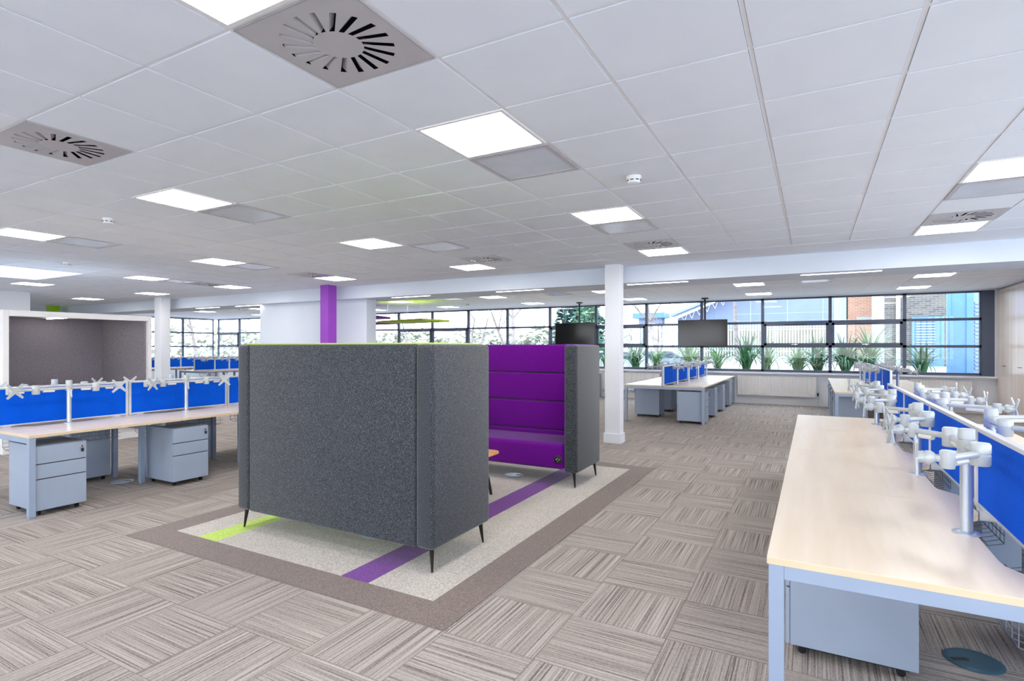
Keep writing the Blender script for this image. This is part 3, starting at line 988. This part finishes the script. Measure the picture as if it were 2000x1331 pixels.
# ================================================================== MONITOR ARMS
def arm_proto(cfg, simple=False):
    """pole at the origin; the user sits towards -x; cfg lists the two arms:
    (z of the links, end of first link, end of second link, plate yaw)"""
    t = thing('monitor_arm', 'x', 'monitor arm')
    zb = 0.725
    n = 8 if simple else 20
    MB().lathe([(.048, zb), (.048, zb + .006), (.024, zb + .012)], n=n).build('base_flange', 'pole', t, smooth=True)
    MB().tube((0, 0, zb + .01), (0, 0, 1.12), .0215, n=n).build('pole', 'pole', t, smooth=True)
    MB().lathe([(.0, 1.112), (.028, 1.112), (.028, 1.15), (.024, 1.154), (0, 1.154)], n=n).build('cap', 'arm', t, smooth=True)
    c = MB().lathe([(.0, 1.05), (.030, 1.05), (.031, 1.068), (.028, 1.07), (.028, 1.085), (.031, 1.09), (.031, 1.11), (0, 1.11)], n=n).build('collar', 'arm', t, smooth=True)
    if not simple:
        MB().box(-.045, -.028, -.008, .008, 1.0, 1.06).box(-.055, -.04, -.006, .006, .985, 1.01).build('locking_lever', 'arm_clip', c, bevel=.003)
    for (z, e1, e2, yaw) in cfg:
        p0, p1, p2 = Vector((0, 0, z)), Vector((e1[0], e1[1], z)), Vector((e2[0], e2[1], z))
        d1 = (p1 - p0).normalized()
        m = MB().tube(p0 + d1 * .02, p1, .014, n=max(6, n // 2))
        l1 = m.build('lower_link', 'arm', t, smooth=True)
        MB().lathe([(0, z - .045), (.030, z - .045), (.033, z - .04), (.033, z - .004), (.031, z - .002), (.031, z + .002), (.033, z + .004), (.033, z + .034), (.028, z + .042), (0, z + .042)], p1.x, p1.y, n=n).build('elbow', 'arm', t, smooth=True)
        d2 = (p2 - p1).normalized()
        l2 = MB().tube(p1 + d2 * .02, p2, .0135, n=max(6, n // 2)).build('upper_link', 'arm', t, smooth=True)
        if not simple:
            for o_, a, bb in ((l1, p0, p1), (l2, p1, p2)):
                q, w = a.lerp(bb, .45), a.lerp(bb, .8)
                MB().tube(q + Vector((0, 0, -.019)), w + Vector((0, 0, -.019)), .012, n=8).build('cable_clip', 'arm_clip', o_, smooth=True)
        h = MB().lathe([(0, z - .034), (.022, z - .034), (.024, z - .03), (.024, z + .026), (.018, z + .032), (0, z + .032)], p2.x, p2.y, n=n).build('head_pivot', 'arm', t, smooth=True)
        dv = Vector((math.cos(yaw), math.sin(yaw), 0))
        side = Vector((-dv.y, dv.x, 0))
        bc = p2 + dv * .055
        MB().tube(p2 + dv * .02, bc, .014, n=8).ball(bc, .026, 12, 8).build('tilt_ball', 'arm', t, smooth=True)
        pl = bc + dv * .035
        ps = MB()
        th = 0.007
        for sg in ((1, 1), (-1, 1)):
            u = (side * sg[0] + Vector((0, 0, 1)) * sg[1]).normalized()
            w = dv.cross(u).normalized()
            L_, ww, we = 0.092, 0.017, 0.009
            q = [pl - u * L_ - w * we, pl - w * ww, pl + u * L_ - w * we, pl + u * L_ + w * we, pl + w * ww, pl - u * L_ + w * we]
            k = len(q)
            ps.add([x - dv * th / 2 for x in q] + [x + dv * th / 2 for x in q], [tuple(range(k)), tuple(range(2 * k - 1, k - 1, -1))] + [(i, (i + 1) % k, k + (i + 1) % k, k + i) for i in range(k)])
        ps.tube(bc + dv * .01, pl + dv * .004, .022, n=12)
        ps.build('mounting_plate', 'arm', t)
    return t
# folded (right bench side facing -x) and spread (left bench) poses; x mirrored by rotation PI
fold = [[(1.08, (0.01, -.17), (-.12, -.36), 3.05), (1.08, (.0, .30), (-.12, .46), 3.25)],
        [(1.08, (0.02, -.19), (-.10, -.33), 3.2), (1.08, (.02, .27), (-.15, .40), 3.0)],
        [(1.08, (-.03, -.20), (-.16, -.30), 2.9), (1.08, (-.02, .25), (-.14, .42), 3.3)]]
foldr = [[(1.08, (0.03, -.24), (-.20, -.30), 3.1), (1.08, (.05, .22), (-.22, .34), 3.2)],
         [(1.08, (-.05, -.24), (-.25, -.36), 2.9), (1.08, (.0, .26), (-.2, .40), 3.4)]]
spread = [[(1.075, (0.0, -.26), (-.03, -.46), 2.75), (1.075, (.01, .27), (-.02, .48), 3.45)],
          [(1.075, (-.01, -.24), (-.03, -.44), 2.9), (1.075, (.0, .28), (.0, .49), 3.3)]]
P_f = [arm_proto(c) for c in fold]
P_r = [arm_proto(c) for c in foldr]
P_s = [arm_proto(c) for c in spread]
P_q = [arm_proto(c, True) for c in fold[:2] + spread]
used_p = set()
def place_arm(proto, x, y, rz, label, group):
    if id(proto) not in used_p:
        used_p.add(id(proto))
        proto.location = (x, y, 0); proto.rotation_euler = (0, 0, rz); proto['label'] = label; proto['group'] = group
    else:
        dup(proto, (x, y, 0), rz, label, group)
for key in 'RLCFAB':
    B_, bn = BN[key]
    for i in range(B_['nb']):
        yc = B_['y0'] + (i + .5) * B_['p']
        g = 'monitor arms on the ' + bn
        for s, sn in ((-1, 'left'), (1, 'right')):
            lab = 'silver twin monitor arm, %s from camera, %s side of the %s' % (ORD[i], sn, bn)
            x = B_['xc'] + s * .15
            rz = 0 if s < 0 else PI
            if key == 'R':
                if s < 0:
                    place_arm(P_f[i % 3], x, yc + .07, rz, lab, g)
                else:
                    place_arm(P_r[i % 2], x, yc - .1, rz, lab, g)
            elif key == 'L':
                place_arm(P_s[(i + (s > 0)) % 2], x, yc - .03, rz, lab, g)
            elif key in 'CF':
                place_arm(P_q[i % 4], x, yc, rz, lab, g)
            else:
                place_arm(P_q[2 + i % 2], x, yc, rz, lab, g)

# ================================================================== MEETING POD
pod = thing('meeting_pod', 'white-framed open meeting pod lined with dark grey felt, at left', 'meeting pod', (-9.63, 3.41, 0))
PW, PD, PZ = 2.02, 1.50, 2.0
fr = MB()
fr.box(-PD, 0, 0, .07, 0, PZ).box(-PD, 0, PW - .06, PW, 0, PZ).box(-.06, 0, .07, PW - .06, PZ - .085, PZ).box(-PD, -.06, .07, PW - .06, PZ - .015, PZ).box(-PD, 0, .07, PW - .06, 0, .10).box(-PD, -PD + .05, .07, PW - .06, .1, PZ - .015)
fr.build('shell', 'pod_white', pod, bevel=.004)
MB().box(-PD + .05, -PD + .09, .10, PW - .09, .10, PZ - .045).build('back_lining', 'pod_felt', pod)
MB().box(-PD + .05, -.06, PW - .09, PW - .06, .10, PZ - .045).build('side_lining', 'pod_felt', pod)
MB().box(-PD + .05, -.06, .07, .10, .10, PZ - .045).build('side_lining', 'pod_felt', pod)
MB().box(-PD + .05, -.06, .07, PW - .06, PZ - .045, PZ - .015).build('ceiling_lining', 'pod_felt', pod)
MB().box(-1.2, -.16, 1.0, 1.03, PZ - .062, PZ - .045).build('lamp_bar', 'pod_lamp', pod)
MB().rbox(-PD + .1, -.75, .12, PW - .11, .10, .45, .03).build('bench_seat', 'pod_felt', pod, smooth=True)

# ================================================================== RADIATORS, TVs, CABINETS
def radiator(x0, x1, label):
    t = thing('radiator', label, 'radiator', (x0, YB - .135, .23))
    L, h = x1 - x0, .49
    m = MB()
    n = int(L / .033)
    pts = []
    for i in range(n):
        a = i * L / n
        w = L / n
        pts += [(a + w * .1, 0.0), (a + w * .55, 0.0), (a + w * .7, .010), (a + w * .95, .010)]
    poly = pts + [(L, .02), (L, .022), (0, .022)]
    m.poly(poly, 0, h)
    m.box(0, L, .022, .07, 0.02, h - .03)
    m.box(-.004, L + .004, -.004, .075, h, h + .008)
    m.build('panel', 'radiator', t)
    MB().tube((L + .03, .04, .06), (L + .03, .04, -.23), .008, n=8).tube((L, .04, .04), (L + .03, .04, .04), .008, n=8).build('pipe', 'radiator', t)
    MB().lathe([(.014, .03), (.018, .05), (.018, .10), (.012, .11)], L + .03, .04, n=10).build('valve', 'black', t)
    MB().box(.2, .24, .07, .12, .1, .4).box(L - .24, L - .2, .07, .12, .1, .4).build('bracket', 'radiator', t)
radiator(-1.72, .08, 'white ribbed radiator under the window right of the middle desks')
radiator(-5.55, -3.72, 'white ribbed radiator behind the white column')
radiator(-8.6, -6.9, 'white ribbed radiator behind the purple sofa')
radiator(1.95, 3.06, 'short white radiator at right under the last window')
def tv(x0, x1, z0, z1, y, xp, label):
    xc, zc = (x0 + x1) / 2, (z0 + z1) / 2
    t = thing('television', label, 'television', (xc, y, zc))
    w, h = (x1 - x0) / 2, (z1 - z0) / 2
    MB().rbox(-w, w, 0, .05, -h, h, .006, 2).build('housing', 'black', t)
    MB().box(-w + .012, w - .012, -.003, 0, -h + .014, h - .012).build('display', 'tv', t)
    MB().tube((xp - xc, .09, -.1), (xp - xc, .09, H - zc), .025, n=14).build('ceiling_pole', 'black', t, smooth=True)
    MB().box(xp - xc - .12, xp - xc + .12, .05, .11, -.15, .15).build('bracket', 'black', t)
    MB().lathe([(.09, H - zc - .03), (.09, H - zc)], xp - xc, .09, n=20).build('ceiling_plate', 'black', t)
tv(-3.101, -1.888, 1.497, 2.19, 15.55, -2.44, 'large black television on a ceiling pole above the middle window desks')
tv(-6.51, -5.31, 1.49, 2.172, 15.3, -5.80, 'black television on a ceiling pole behind the purple sofa, left of the column')

cprev = None
names = ['nearest the windows', 'second from the windows', 'third from the windows', 'fourth from the windows', 'fifth from the windows']
for i in range(4):
    y1 = YB - .03 - i * 1.07
    lab = 'tall pale maple storage cupboard at the right wall, %s' % names[i]
    if cprev is None:
        cprev = thing('storage_cupboard', lab, 'cupboard', (3.5, y1, 0), 0, 'tall cupboards along the right wall')
        c = cprev
        MB().box(.02, .50, -1.07, 0, .08, 2.65).box(.04, .50, -1.07, 0, 0, .08).build('carcass', 'cabinet', c)
        MB().box(0.01, .50, -1.07, 0, 2.65, 2.73).build('fascia', 'cabinet', c)
        d = MB().box(0, .02, -1.067, -.003, .09, 2.64).build('door', 'cabinet', c, bevel=.002)
        MB().tube((-.03, -.62, 1.08), (-.03, -.46, 1.08), .006, n=8).box(-.03, 0, -.615, -.605, 1.075, 1.085).box(-.03, 0, -.475, -.465, 1.075, 1.085).build('handle', 'black_metal', d)
    else:
        dup(cprev, (3.5, y1, 0), 0, lab)

# ================================================================== OUTSIDE
g = MB().box(-90, 60, YB + .3, 19, -.3, .80).box(-4.8, 60, 19, 120, -.3, .80).box(-90, -4.8, 19, 120, -.4, -.1).box(-90, XL - .35, -60, YB + .3, -.3, -.1)
struct('ground', g, 'ground')
struct('ground', MB().box(-90, 60, -60, YF - .35, -.3, -.1).box(XR + .35, 60, YF - .35, YB + .3, -.3, -.1), 'bounce_ground')  # ground out of view, added as a pale reflector for the room
def blade(m, x, y, z, yaw, lean, L, w):
    """strap leaf arching outwards, folded along the middle"""
    n = 6
    d = Vector((math.cos(yaw), math.sin(yaw), 0))
    s = Vector((-d.y, d.x, 0))
    vs = []
    for k in range(n + 1):
        u = k / n
        a = lean * (0.35 + 0.9 * u * u)
        r = L * u
        p = Vector((x, y, z)) + d * (r * math.sin(a)) + Vector((0, 0, r * math.cos(a)))
        ww = w * (1 - u ** 3) * (0.6 + 0.6 * u if u < .5 else 0.9) + .001
        vs += [p - s * ww, p + d * .006 - Vector((0, 0, ww * .3)), p + s * ww]
    fs = []
    for k in range(n):
        for j in range(2):
            fs.append((k * 3 + j, k * 3 + j + 1, (k + 1) * 3 + j + 1, (k + 1) * 3 + j))
    m.add(vs, fs)
def strap_plant(x, y, h, n, mat, label, lean=0.9):
    m = MB()
    for i in range(n):
        a = random.uniform(0, 2 * PI)
        blade(m, random.uniform(-.08, .08), random.uniform(-.08, .08), 0, a, random.uniform(.08, lean), h * random.uniform(.6, 1.0), random.uniform(.02, .036))
    o = m.build('strap_leaf_plant', mat, None, loc=(x, y, .80))
    tag(o, label, 'plant', 'strap-leaved plants outside the windows')
plants = [(-5.75, 17.3, .75, 26, 'plant', 'spiky strap-leaved plant outside, in the gap left of the white column'),
          (-4.85, 17.4, .85, 40, 'plant', 'spiky green plant outside, just right of the white column'),
          (-4.3, 17.9, .6, 30, 'plant2', 'low green plant outside behind the left end of the monitor arms'),
          (-3.3, 17.9, .95, 44, 'plant2', 'pale strap-leaved plant outside, below the left edge of the television'),
          (-2.55, 18.4, .8, 24, 'plant2', 'thin-leaved plant outside below the television pole'),
          (-1.65, 17.3, .95, 34, 'plant', 'large fan of green blades outside, right of the television'),
          (-1.15, 17.9, .9, 26, 'plant2', 'sprawling pale blades outside beside the fourth mullion'),
          (.12, 17.5, .8, 60, 'plant', 'dense green clump outside above the radiator end'),
          (-.35, 17.2, .6, 50, 'plant2', 'low dense clump outside, left of the tall one'),
          (.75, 17.3, .85, 60, 'plant', 'dense leafy clump outside, right of the wide mullion'),
          (1.3, 17.6, 1.1, 40, 'plant2', 'leafy plant with long arching blade outside the brick building'),
          (2.35, 17.2, .75, 34, 'plant', 'spiky plant outside in front of the blue louvred door'),
          (-9.2, 17.6, .8, 30, 'plant', 'spiky plant outside behind the purple sofa'), (-7.6, 17.5, .8, 30, 'plant', 'spiky plant outside left of the second television')]
for x, y, h, n, mt, l in plants:
    strap_plant(x, y + .4, h * 1.4, int(n * 1.7), mt, l, 1.35)
# palisade fence
fy = 38.0
fe = thing('palisade_fence', 'long galvanised palisade fence beyond the paving', 'fence', (0, fy, .8))
for n_, (xa, xb) in enumerate(((-14, -8), (-8, -2), (-2, 2.6))):
    pm = MB()
    x = xa
    while x < xb:
        pm.box(x, x + .07, 0, .02, .05, 2.1)
        pm.add([(x, 0, 2.1), (x + .07, 0, 2.1), (x + .035, .01, 2.2)], [(0, 1, 2)])
        x += .155
    pm.build('pales', 'steel_fence', fe)
    MB().box(xa, xb, .02, .06, .4, .46).box(xa, xb, .02, .06, 1.7, 1.76).build('rail', 'steel_fence', fe)
    MB().box(xa, xa + .1, .02, .12, 0, 2.2).build('post', 'steel_fence', fe)
# grey warehouse
wh = thing('warehouse', 'large grey metal-clad building with sloping roof beyond the fence', 'building', (0, 46, .8))
m = MB()
ang = [(-9.2, 2.9), (-5.6, 4.4), (-1.0, 6.3), (3.5, 8.0), (8.0, 8.0), (8.0, 0), (-9.2, -.9)]
k = len(ang)
m.add([(x, 0, z) for x, z in ang] + [(x, 14, z) for x, z in ang], [tuple(range(k)), tuple(range(2 * k - 1, k - 1, -1))] + [(i, (i + 1) % k, k + (i + 1) % k, k + i) for i in range(k)])
m.build('wall', 'cladding', wh)
tag(MB().box(-9.1, 7.9, -.05, 0, -.9, 2.05).build('plinth_wall', 'buff_plinth', wh), 'low buff brick plinth wall')
m = MB()
for (xa, za), (xb, zb) in zip(ang[:3], ang[1:4]):
    m.add([(xa - .3, -1.2, za + .1), (xb, -1.2, zb + .15), (xb, .1, zb + .15), (xa - .3, .1, za + .1), (xa - .3, -1.2, za + .3), (xb, -1.2, zb + .35), (xb, .1, zb + .35), (xa - .3, .1, za + .3)],
          [(0, 1, 2, 3), (7, 6, 5, 4), (0, 4, 5, 1), (1, 5, 6, 2), (2, 6, 7, 3), (3, 7, 4, 0)])
m.build('roof_edge', 'louvre', wh)
m = MB()
for i in range(16):
    x = -8.8 + i * .55
    zz = 2.9 + (x + 9.2) * .416
    m.tube((x, -.9, zz + .1), (x + .28, -.9, zz - .45), .03, n=4).tube((x + .28, -.9, zz - .45), (x + .55, -.9, zz + .3), .03, n=4)
m.build('roof_truss', 'render_white', wh)
m = MB()
for x in (-4.0, -1.6, .6):
    m.box(x, x + .03, -.02, 0, 0, 7)
for z in (1.6, 3.1, 4.6):
    m.box(-5, 3.5, -.015, 0, z, z + .02)
m.build('cladding_joint', 'steel_fence', wh)
cn = thing('canopy', 'flat blue-grey roofed canopy left of the warehouse', 'canopy', (-11.0, 45, -.1))
MB().box(-1.2, 1.2, -1, 1, 3.8, 4.2).build('roof', 'blue_metal', cn)
MB().box(-.8, .9, -.7, .7, 3.3, 3.8).build('fascia', 'cladding', cn)
MB().box(-.9, -.7, -.1, .1, 0, 3.8).build('post', 'cladding', cn)
MB().box(.7, .9, -.1, .1, 0, 3.8).build('post', 'cladding', cn)
# brick buildings
b1 = thing('brick_building', 'orange brick building with white bands, right of the warehouse', 'building', (2.3, 31, .8))
MB().box(-.9, 1.6, 0, 6, 0, 6).build('wall', 'brick_orange', b1)
MB().box(-1.35, -.95, -.02, 3, 0, 6).build('corner_pier', 'render_white', b1)
MB().box(-.55, .9, -.06, 0, 1.75, 2.05).build('band', 'render_white', b1)
b2 = thing('brick_building', 'grey buff brick building with white downpipe and blue louvred door', 'building', (3.4, 25, .8))
MB().box(-1.15, 3.5, 0, 5, 0, 6).build('wall', 'brick_buff', b2)
MB().box(-1.45, -1.15, -.02, 1, 0, 6).build('corner_pier', 'render_white', b2)
MB().tube((-.75, -.1, 0), (-.75, -.1, 6), .07, n=10).build('downpipe', 'render_white', b2)
dd = MB().box(-.35, .55, -.08, 0, 0, 1.75).build('door', 'blue_metal', b2)
m = MB()
for i in range(16):
    z = .15 + i * .095
    m.box(-.25, .3, -.12, -.08, z, z + .045)
m.build('louvre', 'louvre', dd)
b3 = thing('glazed_porch', 'pale blue metal framed porch close outside the last window', 'porch', (3.45, 19, .8))
MB().box(-.38, -.30, 0, .1, 0, 4).box(.02, .16, 0, .15, 0, 4).box(.5, .62, 0, .15, 0, 4).box(-.38, .62, 0, .1, 2.4, 2.5).build('post_frame', 'blue_metal', b3)
MB().box(.62, 1.6, 0, 3, 0, 4).build('side_wall', 'louvre', b3)
MB().box(-.30, .02, .03, .05, 0, 2.4).build('panel', 'blue_metal', b3)
m = MB()
for i in range(18):
    z = .1 + i * .1
    m.box(.2, .48, .05, .09, z, z + .05)
m.box(.16, .5, .09, .11, 0, 2.2)
m.build('louvre_panel', 'louvre', b3)
# cars
def car(x, y, rz, mat, label):
    t = thing('parked_car', label, 'car', (x, y, -.1), rz, 'cars parked outside')
    prof = [(-2.1, .35), (-2.1, .75), (-1.9, .88), (-1.1, .95), (-.5, 1.38), (.9, 1.42), (1.7, .98), (2.1, .9), (2.15, .35)]
    k = len(prof)
    m = MB().add([(px, -.82, z) for px, z in prof] + [(px, .82, z) for px, z in prof], [tuple(range(k)), tuple(range(2 * k - 1, k - 1, -1))] + [(i, (i + 1) % k, k + (i + 1) % k, k + i) for i in range(k)])
    m.build('body', mat, t, bevel=.05)
    MB().add([(-.95, -.83, .97), (-.45, -.83, 1.3), (.85, -.83, 1.34), (1.45, -.83, .99), (-.95, .83, .97), (-.45, .83, 1.3), (.85, .83, 1.34), (1.45, .83, .99)], [(0, 1, 2, 3), (7, 6, 5, 4), (0, 4, 5, 1), (1, 5, 6, 2), (2, 6, 7, 3), (3, 7, 4, 0)]).build('window', 'car_glass', t)
    for wx in (-1.35, 1.35):
        for wy in (-.8, .8):
            MB().tube((wx, wy - .1, .32), (wx, wy + .1, .32), .32, n=16).build('wheel', 'black', t)
car(-8.6, 27.5, .1, 'car_white', 'white car parked outside, right of the white column')
car(-7.4, 31.5, .05, 'car_grey', 'silver car parked outside behind the white one')
car(-13.4, 29.5, .1, 'car_blue', 'blue car parked outside, just left of the white column')
car(-31.5, 15.2, 1.4, 'car_white', 'white car outside the far left windows')
# trees
def tree_mesh(h, depth, spread, seed, r0=.13):
    rnd = random.Random(seed)
    m = MB()
    def br(p, d, L, r, lv):
        q = p
        dd_ = d.copy()
        seg = 3
        for s in range(seg):
            nd = (dd_ + Vector((rnd.uniform(-.22, .22), rnd.uniform(-.22, .22), rnd.uniform(-.08, .16)))).normalized()
            e = q + nd * L / seg
            ra, rb = r * (1 - s * .2), r * (1 - (s + 1) * .2)
            m.tube(q, e, max(ra, .007), max(rb, .006), n=5 if lv < 2 else 3, cap=False)
            q, dd_ = e, nd
            if lv < depth and (s > 0 or lv > 0):
                for c in range(2 if lv < 3 else 1):
                    a = rnd.uniform(0, 2 * PI)
                    o_ = Vector((math.cos(a), math.sin(a), rnd.uniform(-.1, .7)))
                    br(q, (dd_ * .5 + o_ * spread).normalized(), L * rnd.uniform(.45, .7), rb * .55, lv + 1)
    br(Vector((0, 0, 0)), Vector((0, 0, 1)), h, r0, 0)
    return m
def tree(x, y, h, seed, label, depth=3, mat='bark', z=-.1):
    t = tree_mesh(h, depth, .9, seed).build('bare_tree', mat, None, loc=(x, y, z))
    tag(t, label, 'tree', 'bare winter trees outside')
    return t
tr = [(-5.6, 24.5, 4.1, 1, 'bare tree outside in front of the canopy, left of the television'),
      (-8.7, 36, 3.0, 2, 'bare tree far outside beside the white column'),
      (-12.2, 24, 4.4, 3, 'large pale branching tree outside behind the second television'),
      (-16.2, 31, 4.0, 4, 'pale branching tree outside left of the second television'),
      (-18.0, 30, 3.4, 5, 'bare tree outside above the gap between the sofas'),
      (-21, 34, 3.6, 6, 'bare tree outside behind the green raft'),
      (-24.5, 32, 3.6, 7, 'bare tree outside behind the purple raft'),
      (-3.2, 31, 4.9, 8, 'bare tree outside in front of the warehouse'),
      (-34, 22, 4.0, 9, 'bare tree outside the far left corner windows'), (-33, 27, 3.8, 10, 'bare tree outside left of the partition wall'), (-32, 31, 4.2, 11, 'bare tree outside the window next to the partition')]
for x, y, h, sd, l in tr:
    tree(x, y, h, sd, l, z=.8 if x > -4.8 else -.1)
def leafy(name, x0, x1, y0, y1, z, n, mat, label, cat, size=.35, zmin=.8, kind=None, shape=None):
    rnd = random.Random(int(x0 * 10) + n)
    m = MB()
    for i in range(n):
        x, y = rnd.uniform(x0, x1), rnd.uniform(y0, y1)
        top = shape(x) if shape else z
        zz = rnd.uniform(zmin, top)
        if 'tree' in name:
            cx_, cy_, rx_ = (x0 + x1) / 2, (y0 + y1) / 2, (x1 - x0) / 2
            f_ = math.sqrt(rnd.random()) * (1 - .75 * ((zz - zmin) / (top - zmin)) ** 1.5)
            a_ = rnd.uniform(0, 2 * PI)
            x, y = cx_ + rx_ * f_ * math.cos(a_), cy_ + rx_ * f_ * math.sin(a_)
        a, b_ = rnd.uniform(0, 2 * PI), rnd.uniform(-.8, .8)
        u = Vector((math.cos(a), math.sin(a), b_)).normalized()
        w = u.cross(Vector((rnd.uniform(-1, 1), rnd.uniform(-1, 1), 1))).normalized()
        s = size * rnd.uniform(.5, 1.2)
        p = Vector((x, y, zz))
        m.add([p - u * s, p - w * s * .5, p + u * s, p + w * s * .5], [(0, 1, 2, 3)])
    if 'tree' in name:
        m.tube(((x0 + x1) / 2, (y0 + y1) / 2, -.1), ((x0 + x1) / 2, (y0 + y1) / 2, z * .8), .15, .05, n=7)
    o = m.build(name, mat)
    tag(o, label, cat)
    if kind: o['kind'] = kind
    return o
hz = lambda x: 2.6 + .5 * math.sin(x * .9) + .3 * math.sin(x * 2.3 + 1)
leafy('hedgerow', -60, -12.5, 41, 46, 3, 6400, 'hedge', 'pale winter hedgerow across the car park', 'hedge', .35, -.1, 'stuff', hz)
leafy('hedgerow', -46, -40, -5, 38, 3, 2600, 'hedge', 'pale winter hedgerow outside the far left windows', 'hedge', .35, -.1, 'stuff', lambda x: 3.0)
leafy('evergreen_tree', -15.2, -11.2, 33, 37, 7.5, 3000, 'evergreen', 'tall blue-green evergreen outside behind the pale branching trees', 'tree', .28, .1)
leafy('evergreen_tree', -12.3, -10.2, 30, 32, 5.5, 1200, 'shrub', 'rounded green tree outside between the televisions', 'tree', .22, .3)
